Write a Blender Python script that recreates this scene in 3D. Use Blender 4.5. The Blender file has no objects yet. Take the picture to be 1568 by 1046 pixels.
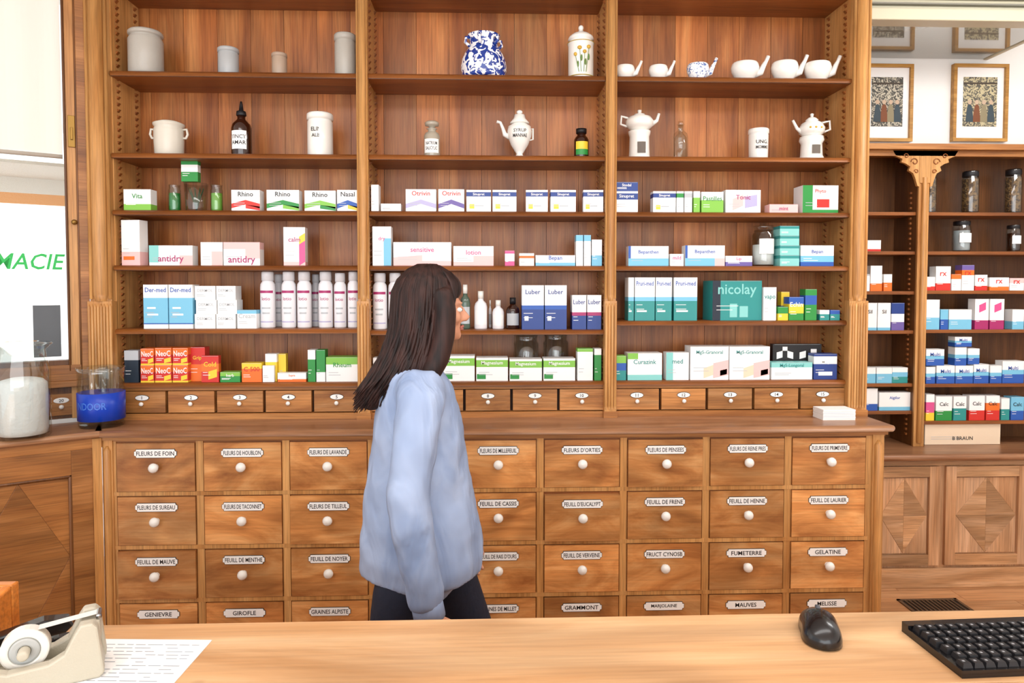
import bpy, bmesh, math, random, re
from mathutils import Vector, Matrix
random.seed(7)
S=math.sin; C=math.cos; PI=math.pi; rad=math.radians
scene=bpy.context.scene
# ------------------------------------------------------------ image pixels -> metres: cast through the camera onto a depth plane to place objects
F=1045.33; TH=rad(2.1); PS=rad(2.0); CY=478.0; CAMZ=1.55
def unproject(u,v,y):
    a=(u-784)/F; b=(CY-v)/F
    dx=S(PS)*C(TH)+C(PS)*a+S(PS)*S(TH)*b
    dy=C(PS)*C(TH)-S(PS)*a+C(PS)*S(TH)*b
    dz=-S(TH)+C(TH)*b
    t=y/dy
    return dx*t, CAMZ+dz*t
# ------------------------------------------------------------ materials
def lin(h):
    h=h.lstrip('#'); o=[]
    for i in (0,2,4):
        c=int(h[i:i+2],16)/255
        o.append(c/12.92 if c<=0.04045 else ((c+0.055)/1.055)**2.4)
    return (*o,1)
_m={}
def new(name):
    m=bpy.data.materials.new(name); m.use_nodes=True
    return m,m.node_tree.nodes,m.node_tree.links,m.node_tree.nodes['Principled BSDF']
def mat(name,col='#ffffff',rough=.5,metal=0,trans=0,ior=1.45,coat=0,alpha=1,bump=0,bscale=40,spec=.5):
    if name in _m: return _m[name]
    m,n,l,p=new(name)
    p.inputs['Base Color'].default_value=lin(col); p.inputs['Roughness'].default_value=rough
    p.inputs['Metallic'].default_value=metal; p.inputs['Transmission Weight'].default_value=trans
    p.inputs['IOR'].default_value=ior; p.inputs['Coat Weight'].default_value=coat
    p.inputs['Alpha'].default_value=alpha; p.inputs['Specular IOR Level'].default_value=spec
    tc=n.new('ShaderNodeTexCoord'); nz=n.new('ShaderNodeTexNoise'); nz.inputs['Scale'].default_value=bscale
    l.new(tc.outputs['Object'],nz.inputs['Vector'])
    if bump:
        b=n.new('ShaderNodeBump'); b.inputs['Strength'].default_value=bump; b.inputs['Distance'].default_value=.01
        l.new(nz.outputs['Fac'],b.inputs['Height']); l.new(b.outputs['Normal'],p.inputs['Normal'])
    elif not trans:
        mr=n.new('ShaderNodeMapRange'); mr.inputs['To Min'].default_value=max(0,rough-.04); mr.inputs['To Max'].default_value=rough+.04
        l.new(nz.outputs['Fac'],mr.inputs['Value']); l.new(mr.outputs['Result'],p.inputs['Roughness'])
    _m[name]=m; return m
def wood(name,cols,axis='X',s=1.0,rough=.38,var=.25,fig=1.2,knots=False,al=1.1,ac=9,rings=0,fine=.72):
    if name in _m: return _m[name]
    m,n,l,p=new(name)
    tc=n.new('ShaderNodeTexCoord'); g=n.new('ShaderNodeNewGeometry')
    rv=n.new('ShaderNodeVectorMath'); rv.operation='SCALE'; rv.inputs[0].default_value=(37,91,53)
    l.new(g.outputs['Random Per Island'],rv.inputs['Scale'])
    ad=n.new('ShaderNodeVectorMath'); ad.operation='ADD'
    l.new(tc.outputs['Object'],ad.inputs[0]); l.new(rv.outputs[0],ad.inputs[1])
    def sc(al,ac):
        v=n.new('ShaderNodeVectorMath'); v.operation='MULTIPLY'
        v.inputs[1].default_value=tuple(al if a==axis else ac for a in 'XYZ')
        l.new(ad.outputs[0],v.inputs[0]); return v
    v1=sc(al*s,ac*s); n1=n.new('ShaderNodeTexNoise'); n1.inputs['Scale'].default_value=1; n1.inputs['Detail'].default_value=5
    n1.inputs['Roughness'].default_value=.6; n1.inputs['Distortion'].default_value=fig
    l.new(v1.outputs[0],n1.inputs['Vector'])
    r=n.new('ShaderNodeValToRGB'); e=r.color_ramp.elements
    e[0].position=.30; e[0].color=lin(cols[0]); e[1].position=.70; e[1].color=lin(cols[2])
    q=e.new(.5); q.color=lin(cols[1])
    l.new(n1.outputs['Fac'],r.inputs['Fac'])
    v2=sc(5*s,150*s); n2=n.new('ShaderNodeTexNoise'); n2.inputs['Scale'].default_value=1; n2.inputs['Detail'].default_value=3
    l.new(v2.outputs[0],n2.inputs['Vector'])
    mr=n.new('ShaderNodeMapRange'); mr.inputs['From Min'].default_value=.3; mr.inputs['From Max'].default_value=.6
    mr.inputs['To Min'].default_value=fine; mr.inputs['To Max'].default_value=1.05
    l.new(n2.outputs['Fac'],mr.inputs['Value'])
    h=n.new('ShaderNodeHueSaturation'); l.new(r.outputs['Color'],h.inputs['Color'])
    mv=n.new('ShaderNodeMapRange'); mv.inputs['To Min'].default_value=1-var*.6; mv.inputs['To Max'].default_value=1+var*.4
    l.new(g.outputs['Random Per Island'],mv.inputs['Value'])
    mm=n.new('ShaderNodeMath'); mm.operation='MULTIPLY'; l.new(mv.outputs[0],mm.inputs[0]); l.new(mr.outputs[0],mm.inputs[1])
    val=mm.outputs[0]
    if rings:   # growth-ring contours of a smooth field -> cathedral figure
        v3=sc(al*s*.9,ac*s*.45); n3=n.new('ShaderNodeTexNoise'); n3.inputs['Scale'].default_value=1; n3.inputs['Detail'].default_value=1.2; n3.inputs['Distortion'].default_value=.3
        l.new(v3.outputs[0],n3.inputs['Vector'])
        k=n.new('ShaderNodeMath'); k.operation='MULTIPLY'; k.inputs[1].default_value=rings; l.new(n3.outputs['Fac'],k.inputs[0])
        si=n.new('ShaderNodeMath'); si.operation='SINE'; l.new(k.outputs[0],si.inputs[0])
        m3=n.new('ShaderNodeMapRange'); m3.inputs['From Min'].default_value=-1; m3.inputs['To Min'].default_value=.80; m3.inputs['To Max'].default_value=1.06
        l.new(si.outputs[0],m3.inputs['Value'])
        mq=n.new('ShaderNodeMath'); mq.operation='MULTIPLY'; l.new(val,mq.inputs[0]); l.new(m3.outputs[0],mq.inputs[1]); val=mq.outputs[0]
    l.new(val,h.inputs['Value'])
    src=h.outputs['Color']
    if knots:
        vo=n.new('ShaderNodeTexVoronoi'); vo.inputs['Scale'].default_value=1
        vv=sc(4.2,6.5); l.new(vv.outputs[0],vo.inputs['Vector'])
        kr=n.new('ShaderNodeValToRGB'); kr.color_ramp.elements[0].position=.03; kr.color_ramp.elements[0].color=(.16,.08,.035,1)
        kr.color_ramp.elements[1].position=.09; kr.color_ramp.elements[1].color=(1,1,1,1)
        l.new(vo.outputs['Distance'],kr.inputs['Fac'])
        mx=n.new('ShaderNodeMix'); mx.data_type='RGBA'; mx.blend_type='MULTIPLY'; mx.inputs[0].default_value=.8
        l.new(src,mx.inputs[6]); l.new(kr.outputs['Color'],mx.inputs[7]); src=mx.outputs[2]
    l.new(src,p.inputs['Base Color']); p.inputs['Roughness'].default_value=rough; p.inputs['Specular IOR Level'].default_value=.4
    b=n.new('ShaderNodeBump'); b.inputs['Strength'].default_value=.12; b.inputs['Distance'].default_value=.002
    l.new(n2.outputs['Fac'],b.inputs['Height']); l.new(b.outputs['Normal'],p.inputs['Normal'])
    _m[name]=m; return m
def pattern(name,base,ink,scale=30,th=.52,dist=2.0,rough=.2):
    if name in _m: return _m[name]
    m,n,l,p=new(name); tc=n.new('ShaderNodeTexCoord'); nz=n.new('ShaderNodeTexNoise')
    nz.inputs['Scale'].default_value=scale; nz.inputs['Detail'].default_value=1; nz.inputs['Distortion'].default_value=dist
    l.new(tc.outputs['Object'],nz.inputs['Vector']); r=n.new('ShaderNodeValToRGB'); r.color_ramp.interpolation='CONSTANT'
    r.color_ramp.elements[0].color=lin(base); r.color_ramp.elements[1].position=th; r.color_ramp.elements[1].color=lin(ink)
    l.new(nz.outputs['Fac'],r.inputs['Fac']); l.new(r.outputs['Color'],p.inputs['Base Color']); p.inputs['Roughness'].default_value=rough
    _m[name]=m; return m

W_BACK=wood('wood_back_panel',['#88491e','#a86430','#be7e46'],'Z',1.0,.36,.45,.8,rings=22)
W_FRAME=wood('wood_frame',['#aa7038','#c48e52','#d3a064'],'Z',1.2,.4,.18,.5)
W_FRAMEH=wood('wood_frame_h',['#8e582a','#a86e38','#bc844a'],'X',1.2,.4,.15,.5)
W_SHELF=wood('wood_shelf',['#6e3c18','#8a5022','#9e5e2c'],'X',1.0,.4,.2,.5)
W_DRAW=wood('wood_drawer',['#9c5e2e','#c8884c','#dfa86c'],'X',1.0,.38,.5,1.6,al=2.2,ac=7,rings=34,fine=.86)
W_SDRAW=wood('wood_small_drawer',['#945a28','#b87c42','#d09860'],'X',1.2,.4,.4,1.6,rings=20)
W_TOP=wood('wood_countertop',['#7a4c2e','#976a4a','#b0825e'],'X',1.0,.33,.1,.6)
W_DESK=wood('wood_desk',['#bb8a5a','#cfa274','#deb88c'],'X',1.0,.45,.10,.9,True,rings=26,fine=.90)
W_BENCH=wood('wood_bench',['#b88458','#cc9c72','#dcb08a'],'Z',1.0,.42,.15,.8,rings=20)
W_BENCHD=wood('wood_bench_diag',['#ac7c52','#c39468','#d8ac84'],'X',1.5,.42,.45,.8,rings=20)
W_DARK=wood('wood_dark',['#4c2b13','#633c1b','#7a4e2a'],'Z',1.0,.4,.2,.5)
W_LEFT=wood('wood_left_panel',['#845026','#9e6836','#b47c48'],'X',1.2,.4,.3,.6,rings=24)
W_FLOOR=wood('wood_floor',['#a87448','#be8a5e','#cf9f74'],'X',.8,.4,.25,.5)
W_ORANGE=wood('wood_orange',['#b0601e','#c8762c','#da8c42'],'X',1.0,.35,.1,.5)
DARKGAP=mat('shadow_gap_wood','#301a0b',.7)
PORC=mat('porcelain','#e9e7e0',.18,coat=.4); STONE=mat('stoneware','#aaa69d',.35,bump=.15)
CREAM=mat('cream_ceramic','#d0cbbd',.25); ENAMEL=mat('enamel_white','#efefec',.2); BLACK=mat('black_ink','#101014',.5)
BRONZE=mat('aged_brass','#8a6a34',.4,.8); WALL=mat('wall_paint','#e9e9e6',.8,bump=.05,bscale=200)
BROWN=mat('amber_glass','#2e140a',.08,coat=.5)
PAPER=mat('paper','#f0f0ee',.8)
def thin_glass(name,tint,ior):
    m,n,l,p=new(name); n.remove(p)
    o=n['Material Output']; t=n.new('ShaderNodeBsdfTransparent'); g=n.new('ShaderNodeBsdfGlossy'); g.inputs['Roughness'].default_value=.04
    t.inputs['Color'].default_value=(*tint,1)
    f=n.new('ShaderNodeFresnel'); f.inputs['IOR'].default_value=ior; x=n.new('ShaderNodeMixShader')
    ge=n.new('ShaderNodeNewGeometry'); iv=n.new('ShaderNodeMath'); iv.operation='SUBTRACT'; iv.inputs[0].default_value=1; l.new(ge.outputs['Backfacing'],iv.inputs[1])
    mu=n.new('ShaderNodeMath'); mu.operation='MULTIPLY'; mu.use_clamp=True; l.new(f.outputs[0],mu.inputs[0]); l.new(iv.outputs[0],mu.inputs[1])
    l.new(mu.outputs[0],x.inputs[0]); l.new(t.outputs[0],x.inputs[1]); l.new(g.outputs[0],x.inputs[2]); l.new(x.outputs[0],o.inputs[0]); return m
TGLASS=thin_glass('thin_window_glass',(.97,.985,.98),1.2)
GLASS=thin_glass('clear_glass',(.90,.925,.92),1.9)
COL=dict(W='#f0f0ee',B='#2a58ac',n='#233f86',T='#2b8d8a',c='#76bcda',G='#2a8c3e',g='#80be48',R='#cc3028',O='#e87026',Y='#ecca38',P='#d4508a',p='#efbfbc',
 V='#6a5a9e',K='#19191c',S='#b4b8bc',t='#84cac5',M='#a42c66',L='#b0abd0',e='#e8d2b6',N='#1f2a38',q='#a5754a')
def cm(k): return mat('print_'+{'W':'white','B':'blue','n':'navy','T':'teal','c':'sky','G':'green','g':'lime','R':'red','O':'orange','Y':'yellow','P':'pink','p':'blush','V':'violet','K':'black','S':'grey','t':'mint','M':'magenta','L':'lilac','e':'cream','N':'slate','q':'kraft'}[k],COL[k],.4)
# ------------------------------------------------------------ text geometry
_t={}
def text_geo(s):
    if s in _t: return _t[s]
    cu=bpy.data.curves.new('t','FONT'); cu.body=s; cu.size=1; cu.resolution_u=2; cu.offset=.012
    ob=bpy.data.objects.new('t',cu); me=bpy.data.meshes.new_from_object(ob)
    if len(me.vertices)==0:
        scene.collection.objects.link(ob); bpy.context.view_layer.update()
        me=bpy.data.meshes.new_from_object(ob.evaluated_get(bpy.context.evaluated_depsgraph_get()))
    vs=[(v.co.x,v.co.y) for v in me.vertices]; fs=[tuple(p.vertices) for p in me.polygons]
    bpy.data.objects.remove(ob); bpy.data.meshes.remove(me)
    if not vs: vs=[(0,0),(1,0),(1,1)]; fs=[(0,1,2)]
    x0=min(v[0] for v in vs);x1=max(v[0] for v in vs);y0=min(v[1] for v in vs);y1=max(v[1] for v in vs)
    _t[s]=(vs,fs,x0,x1,y0,y1); return _t[s]
# ------------------------------------------------------------ mesh builder
class MB:
    def __init__(s): s.v=[];s.f=[];s.mi=[];s.sm=[];s.ms=[]
    def mid(s,m):
        if m not in s.ms: s.ms.append(m)
        return s.ms.index(m)
    def add(s,vs,fs,m,smooth=False):
        o=len(s.v); s.v+= [tuple(v) for v in vs]; k=s.mid(m)
        for f in fs: s.f.append(tuple(i+o for i in f)); s.mi.append(k); s.sm.append(smooth)
    def box(s,x0,x1,y0,y1,z0,z1,m):
        s.add([(x0,y0,z0),(x1,y0,z0),(x1,y1,z0),(x0,y1,z0),(x0,y0,z1),(x1,y0,z1),(x1,y1,z1),(x0,y1,z1)],
          [(0,3,2,1),(4,5,6,7),(0,1,5,4),(1,2,6,5),(2,3,7,6),(3,0,4,7)],m)
    def prism(s,poly,z0,z1,m):
        n=len(poly); s.add([(x,y,z0) for x,y in poly]+[(x,y,z1) for x,y in poly],
          [tuple(range(n))[::-1],tuple(range(n,2*n))]+[(i,(i+1)%n,n+(i+1)%n,n+i) for i in range(n)],m)
    def extr(s,poly,y0,y1,m,smooth=False):
        n=len(poly); s.add([(x,y0,z) for x,z in poly]+[(x,y1,z) for x,z in poly],
          [tuple(range(n)),tuple(range(n,2*n))[::-1]]+[(i,(i+1)%n,n+(i+1)%n,n+i) for i in range(n)],m,smooth)
    def lathe(s,cx,cy,cz,prof,m,seg=28,sx=1,sy=1,smooth=True,mf=None):
        vs=[];fs=[]
        for r,z in prof:
            for i in range(seg):
                a=2*PI*i/seg; vs.append((cx+r*C(a)*sx,cy+r*S(a)*sy,cz+z))
        for j in range(len(prof)-1):
            for i in range(seg):
                k=(i+1)%seg; fs.append((j*seg+i,j*seg+k,(j+1)*seg+k,(j+1)*seg+i))
        fs.append(tuple(range(seg))[::-1]); fs.append(tuple(range((len(prof)-1)*seg,len(prof)*seg)))
        s.add(vs,fs,m,smooth)
    def sphere(s,cx,cy,cz,rx,ry,rz,m,seg=16,rings=10):
        prof=[(max(S(PI*j/rings),1e-4),-C(PI*j/rings)) for j in range(rings+1)]
        vs=[];fs=[]
        for r,z in prof:
            for i in range(seg):
                a=2*PI*i/seg; vs.append((cx+r*C(a)*rx,cy+r*S(a)*ry,cz+z*rz))
        for j in range(rings):
            for i in range(seg):
                k=(i+1)%seg; fs.append((j*seg+i,j*seg+k,(j+1)*seg+k,(j+1)*seg+i))
        fs.append(tuple(range(seg))[::-1]); fs.append(tuple(range(rings*seg,(rings+1)*seg)))
        s.add(vs,fs,m,True)
    def tube(s,pts,rs,m,seg=10,smooth=True,flat=1.0):
        pts=[Vector(p) for p in pts]; n=len(pts)
        if not isinstance(rs,(list,tuple)): rs=[rs]*n
        t0=(pts[1]-pts[0]).normalized(); ref=Vector((0,0,1)) if abs(t0.z)<.9 else Vector((1,0,0))
        u=(ref-t0*ref.dot(t0)).normalized(); vs=[];fs=[]
        for i,p in enumerate(pts):
            t=(pts[min(i+1,n-1)]-pts[max(i-1,0)]).normalized()
            u=(u-t*u.dot(t)).normalized(); w=t.cross(u)
            for k in range(seg):
                a=2*PI*k/seg; vs.append(p+u*C(a)*rs[i]+w*S(a)*rs[i]*flat)
        for j in range(n-1):
            for i in range(seg):
                k=(i+1)%seg; fs.append((j*seg+i,j*seg+k,(j+1)*seg+k,(j+1)*seg+i))
        fs.append(tuple(range(seg))[::-1]); fs.append(tuple(range((n-1)*seg,n*seg)))
        s.add(vs,fs,m,smooth)
    def loft(s,rings,m,seg=32):
        vs=[];fs=[]
        for (cx,cy,cz,rx,ry) in rings:
            for i in range(seg):
                a=2*PI*i/seg; vs.append((cx+rx*C(a),cy+ry*S(a),cz))
        for j in range(len(rings)-1):
            for i in range(seg):
                k=(i+1)%seg; fs.append((j*seg+i,j*seg+k,(j+1)*seg+k,(j+1)*seg+i))
        fs.append(tuple(range(seg))[::-1]); fs.append(tuple(range((len(rings)-1)*seg,len(rings)*seg)))
        s.add(vs,fs,m,True)
    def text(s,t,cx,y,cz,h,mw,m,slant=0):
        vs,fs,x0,x1,y0,y1=text_geo(t); k=h/(y1-y0); kx=min(k,mw/(x1-x0)); mx=(x0+x1)/2; my=(y0+y1)/2
        s.add([(cx+(a-mx)*kx+(b-my)*k*slant,y,cz+(b-my)*k) for a,b in vs],fs,m)
    def ctext(s,t,cx,cy,cz,R,h,mw,m):   # text wrapped on a cylinder facing -y
        vs,fs,x0,x1,y0,y1=text_geo(t); k=h/(y1-y0); kx=min(k,mw/(x1-x0)); mx=(x0+x1)/2; my=(y0+y1)/2
        s.add([(cx+R*S((a-mx)*kx/R),cy-R*C((a-mx)*kx/R),cz+(b-my)*k) for a,b in vs],fs,m)
    def label(s,cx,cy,z0,z1,R,half,m):
        n=10; vs=[];fs=[]
        for i in range(n+1):
            a=-half+2*half*i/n; vs+= [(cx+R*S(a),cy-R*C(a),z0),(cx+R*S(a),cy-R*C(a),z1)]
        for i in range(n): fs.append((2*i,2*i+2,2*i+3,2*i+1))
        s.add(vs,fs,m,True)
    def quad(s,x0,x1,y,z0,z1,m): s.add([(x0,y,z0),(x1,y,z0),(x1,y,z1),(x0,y,z1)],[(0,1,2,3)],m)
    def knob(s,x,y,z,r,m):
        s.tube([(x,y,z),(x,y-.45*r,z),(x,y-.7*r,z),(x,y-1.1*r,z),(x,y-1.5*r,z),(x,y-1.75*r,z),(x,y-1.85*r,z)],[r*.55,r*.5,r*.85,r,r*.85,r*.5,r*.1],m,14)
    def finish(s,name,origin=None,loc=None,rot=0,bevel=0,parent=None,mods=None):
        me=bpy.data.meshes.new(name)
        vs=s.v
        if origin is None:
            xs=[v[0] for v in vs];ys=[v[1] for v in vs];zs=[v[2] for v in vs]
            origin=((min(xs)+max(xs))/2,(min(ys)+max(ys))/2,min(zs)); loc=origin
        if loc is None: loc=origin
        me.from_pydata([(a-origin[0],b-origin[1],c-origin[2]) for a,b,c in vs],[],s.f)
        for m in s.ms: me.materials.append(m)
        me.polygons.foreach_set('material_index',s.mi); me.polygons.foreach_set('use_smooth',s.sm)
        bm=bmesh.new(); bm.from_mesh(me); bmesh.ops.recalc_face_normals(bm,faces=bm.faces); bm.to_mesh(me); bm.free()
        ob=bpy.data.objects.new(name,me); scene.collection.objects.link(ob)
        ob.location=loc; ob.rotation_euler=(0,0,rot)
        if parent: ob.parent=parent
        if bevel:
            b=ob.modifiers.new('bevel','BEVEL'); b.width=bevel; b.segments=2; b.limit_method='ANGLE'; b.angle_limit=rad(50)
        return ob
def vmods(ob,vox=None,sm=0,sub=0):
    if vox: r=ob.modifiers.new('remesh','REMESH'); r.mode='VOXEL'; r.voxel_size=vox; r.use_smooth_shade=True
    if sm: q=ob.modifiers.new('smooth','SMOOTH'); q.iterations=sm; q.factor=.5
    if sub: q=ob.modifiers.new('sub','SUBSURF'); q.levels=sub; q.render_levels=sub

# ============================================================ ROOM
YB=3.80
b=MB(); 
yy=-3.0
while yy<3.9:
    off=random.random()*.8; xx=-3.6-off
    while xx<3.6:
        b.box(max(xx,-3.6),min(xx+.9,3.6)-.002,yy,yy+.118,-.03,0,W_FLOOR); xx+=.9
    yy+=.12
b.finish('floor')
b=MB(); b.box(-3.6,3.6,-3,YB+.1,3.1,3.2,mat('ceiling_paint','#f0efec',.9,bump=.03)); b.finish('ceiling')
b=MB(); b.box(-1.75,3.5,YB,YB+.1,0,3.1,WALL); b.finish('wall_back')
b=MB(); b.box(3.5,3.6,-3,YB+.1,0,3.1,WALL); b.finish('wall_right')
# ============================================================ MAIN SHELVING
YF=2.95; YK=3.19
XL,XR=-1.578,1.578; P1,P2=-.531,.528
bays=[(XL,P1-.018),(P1+.018,P2-.018),(P2+.018,XR)]
SH=[[2.455,2.114,1.875,1.642,1.372,1.141],[2.455,2.114,1.875,1.642,1.365,1.141],[2.455,2.114,1.875,1.642,1.403,1.141]]
b=MB()
for x,w in ((XL-.02,.02),(P1,.018),(P2,.018),(XR+.02,.02)):
    b.box(x-w,x+w,YF+.01,YK,.985,3.0,W_FRAME)
x=XL-.1
while x<XR+.08:
    b.box(x,x+.1485,YK,YK+.015,.985,3.0,W_BACK); x+=.15
for (x0,x1),zs in zip(bays,SH):
    for z in zs+[2.83]:
        b.box(x0,x1,YF,YK-.001,z-.022,z,W_SHELF)
        b.tube([(x0,YF,z-.011),(x1,YF,z-.011)],.011,W_SHELF,10)
    b.box(x0,x1,YF+.03,YK-.002,.99,1.118,DARKGAP)
    b.box(x0,x1,YF-.012,YF+.03,.985,1.010,W_FRAMEH)
    b.box(x0,x1,YF+.004,YF+.03,1.108,1.119,W_FRAMEH)
    for xs,sg in ((x0,1),(x1,-1)):
        for yy in (YF+.05,YK-.04):
            z=1.16
            while z<2.8:
                b.add([(xs,yy-.008,z),(xs,yy+.008,z),(xs+sg*.010,yy-.008,z+.012),(xs+sg*.010,yy+.008,z+.012),(xs,yy-.008,z+.014),(xs,yy+.008,z+.014)],
                      [(0,1,3,2),(2,3,5,4),(0,2,4),(1,5,3),(0,4,5,1)],W_SHELF); z+=.027
def column(b,xc,w):
    b.box(xc-w,xc+w,YF-.03,YF+.012,.985,1.49,W_FRAME)
    n=max(3,int(round(w*2/.012)))
    for i in range(n):
        xx=xc-w+(i+.5)*2*w/n
        b.tube([(xx,YF-.03,1.02),(xx,YF-.03,1.035),(xx,YF-.03,1.465),(xx,YF-.03,1.48)],[.002,w/n*.95,w/n*.95,.002],W_FRAME,8)
    b.box(xc-w*.9,xc+w*.9,YF-.018,YF+.012,1.49,3.0,W_FRAME)
    b.tube([(xc,YF-.014,1.49),(xc,YF-.014,1.52),(xc,YF-.014,3.0)],[w*.45,w*.62,w*.62],W_FRAME,16)
    for sg in (-1,1): b.tube([(xc+sg*w*.78,YF-.018,1.50),(xc+sg*w*.78,YF-.018,3.0)],w*.16,W_FRAME,8)
    b.box(xc-w-.004,xc+w+.004,YF-.035,YF+.012,.985,1.012,W_FRAMEH)
column(b,-1.628,.050); column(b,P1,.026); column(b,P2,.026); column(b,1.615,.042)
b.box(1.64,1.662,YF,YB-.002,.985,3.0,W_FRAME)
b.box(-1.68,1.662,YF-.03,YK+.015,3.0,3.098,W_FRAMEH)
num=0
for bi,(x0,x1) in enumerate(bays):
    w=(x1-x0)/5
    for i in range(5):
        num+=1; a=x0+i*w+.006; c=x0+(i+1)*w-.006
        b.box(a,c,YF-.001,YF+.03,1.014,1.105,W_SDRAW)
        xc=(a+c)/2; yp=YF-.003
        pl=[(xc+.030*C(t*PI/8),1.078+.013*S(t*PI/8)) for t in range(16)]
        b.extr(pl,yp,YF,BLACK)
        pl=[(xc+.028*C(t*PI/8),1.078+.011*S(t*PI/8)) for t in range(16)]
        b.extr(pl,yp-.001,yp,ENAMEL); b.text(str(num),xc,yp-.0015,1.078,.014,.03,BLACK)
        b.knob(xc,YF-.001,1.052,.0095,PORC)
main=b.finish('apothecary_shelving',bevel=.0015)
# ============================================================ DRAWER CABINET
b=MB(); YD=2.75
b.box(-1.50,1.62,YD+.03,YF+.2,.0,.955,DARKGAP)
b.box(-1.495,1.60,YD+.004,YD+.03,.0,.955,W_SHELF)
x0,x1=-1.495,1.575; w=(x1-x0)/9
rows=[(.933,.732),(.716,.515),(.499,.298),(.282,.081)]
for i in range(10):
    xc=x0+i*w; b.box(xc-.014,xc+.014,YD-.002,YD+.03,.06,.955,W_FRAME)
for z in (.725,.508,.291,.074):
    b.box(x0,x1,YD-.004,YD+.03,z-.008,z+.008,W_FRAME)
b.box(-1.53,1.64,YD-.004,YD+.03,.936,.956,W_FRAMEH)
b.box(-1.53,1.64,YD-.012,YD+.03,0,.07,W_FRAMEH)
for xc,ww in ((-1.512,.02),(1.61,.024)):
    b.box(xc-ww,xc+ww,YD-.008,YD+.04,.0,.955,W_FRAME)
    b.tube([(xc,YD-.008,.08),(xc,YD-.008,.1),(xc,YD-.008,.9),(xc,YD-.008,.92)],[.004,ww*.7,ww*.7,.004],W_FRAME,12)
b.box(1.62,1.64,YD+.03,YB-.45,0,.955,W_FRAME)
b.box(-1.545,1.652,2.72,2.99,.958,.985,W_TOP)
b.tube([(-1.545,2.72,.9715),(1.652,2.72,.9715)],.0135,W_TOP,12)
b.tube([(1.652,2.72,.9715),(1.652,2.99,.9715)],.0135,W_TOP,12)
b.prism([(-1.545,2.72),(-1.545,2.985),(-1.66,2.985),(-1.655,2.955)],.958,.985,W_TOP)
b.box(1.655,1.68,2.95,3.35,.958,.985,W_TOP)
b.box(-1.54,1.645,YD-.016,YD+.0,.943,.958,W_FRAMEH)
names=[["FLEURS DE FOIN","FLEURS DE HOUBLON","FLEURS DE LAVANDE","FLEURS DE MAUVE","FLEURS DE MILLEFEUIL","FLEURS D'ORTIES","FLEURS DE PENSEES","FLEURS DE REINE PRES","FLEURS DE PRIMEVERE"],
["FLEURS DE SUREAU","FLEURS DE TACONNET","FLEURS DE TILLEUL","FEUILL BOULEAU","FEUILL DE CASSIS","FEUILL D'EUCALYPT","FEUILL DE FRENE","FEUILL DE HENNE","FEUILL DE LAURIER"],
["FEUILL DE MAUVE","FEUILL DE MENTHE","FEUILL DE NOYER","FEUILL D'ORANGER","FEUILL DE RAIS D'OURS","FEUILL DE VERVEINE","FRUCT CYNOSB","FUMETERRE","GELATINE"],
["GENIEVRE","GIROFLE","GRAINES ALPISTE","GRAINES DE LIN","GRAINES DE MILLET","GRAMMONT","MARJOLAINE","MAUVES","MELISSE"]]
for r,(z1,z0) in enumerate(rows):
    for i in range(9):
        a=x0+i*w+.018; c=x0+(i+1)*w-.018
        pr=.016 if (r,i)==(1,5) else (.008 if (r,i) in ((2,0),(1,2),(0,6)) else .0)
        yf=YD-.006-pr; dz=-.008 if pr>.01 else 0
        b.box(a,c,yf,YD+.028,z0+.003,z1-.004+dz,W_DRAW)
        xc=(a+c)/2; zc=z1-.045; hw=.084; hh=.018
        def plate(k,h): return [(xc-k,zc-h*.5),(xc-k+.006,zc-h*.55),(xc-k+.008,zc-h),(xc+k-.008,zc-h),(xc+k-.006,zc-h*.55),(xc+k,zc-h*.5),(xc+k,zc+h*.5),(xc+k-.006,zc+h*.55),(xc+k-.008,zc+h),(xc-k+.008,zc+h),(xc-k+.006,zc+h*.55),(xc-k,zc+h*.5)]
        b.extr(plate(hw,hh),yf-.002,yf,BLACK); b.extr(plate(hw-.0016,hh-.0018),yf-.003,yf-.002,ENAMEL)
        b.text(names[r][i],xc,yf-.0035,zc,.0175,.148,BLACK)
        b.knob(xc,yf,zc-.054,.020,PORC)
b.finish('apothecary_drawer_cabinet',bevel=.002)
# ============================================================ LEFT ANGLED COUNTER + WINDOW WALL
ang=rad(32)
b=MB(); o=(-1.535,2.75,0)
b.box(-1.3,0,-.03,.235,.958,.985,W_TOP); b.tube([(-1.3,-.03,.9715),(0.005,-.03,.9715)],.0135,W_TOP,12)
b.box(-1.3,-.005,.0,.23,0,.955,W_DARK)
b.box(-1.3,-.0,-.01,.0,.915,.956,W_FRAMEH); b.box(-1.3,0,-.012,.0,0,.10,W_FRAMEH)
b.box(-.035,-.003,-.02,.0,0,.955,W_FRAME)
for k in range(2):
    xa=-.055-k*.46-.44; xb=-.055-k*.46
    b.box(xb-.05,xb+.02,-.012,0,.1,.915,W_LEFT); b.box(xa,xa+.05,-.012,0,.1,.915,W_LEFT)
    b.box(xa+.05,xb-.05,-.012,0,.82,.915,W_LEFT); b.box(xa+.05,xb-.05,-.012,0,.1,.18,W_LEFT)
    for (p,q) in (((xa+.055,.185),(xb-.055,.185)),((xb-.055,.185),(xb-.055,.815)),((xb-.055,.815),(xa+.055,.815)),((xa+.055,.815),(xa+.055,.185))):
        b.tube([(p[0],-.008,p[1]),(q[0],-.008,q[1])],.007,W_DARK,8)
    A=(xa+.06,.19);B_=(xb-.06,.19);C_=(xb-.06,.81);D_=(xa+.06,.81)
    mids=[((A[0]+B_[0])/2,A[1]),(B_[0],.5),((A[0]+B_[0])/2,C_[1]),(A[0],.5)]
    b.extr([mids[0],mids[1],mids[2],mids[3]],-.004,0,W_LEFT)
    for tri in ((A,mids[0],mids[3]),(B_,mids[1],mids[0]),(C_,mids[2],mids[1]),(D_,mids[3],mids[2])): b.extr(list(tri),-.003,0,W_LEFT)
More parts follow.
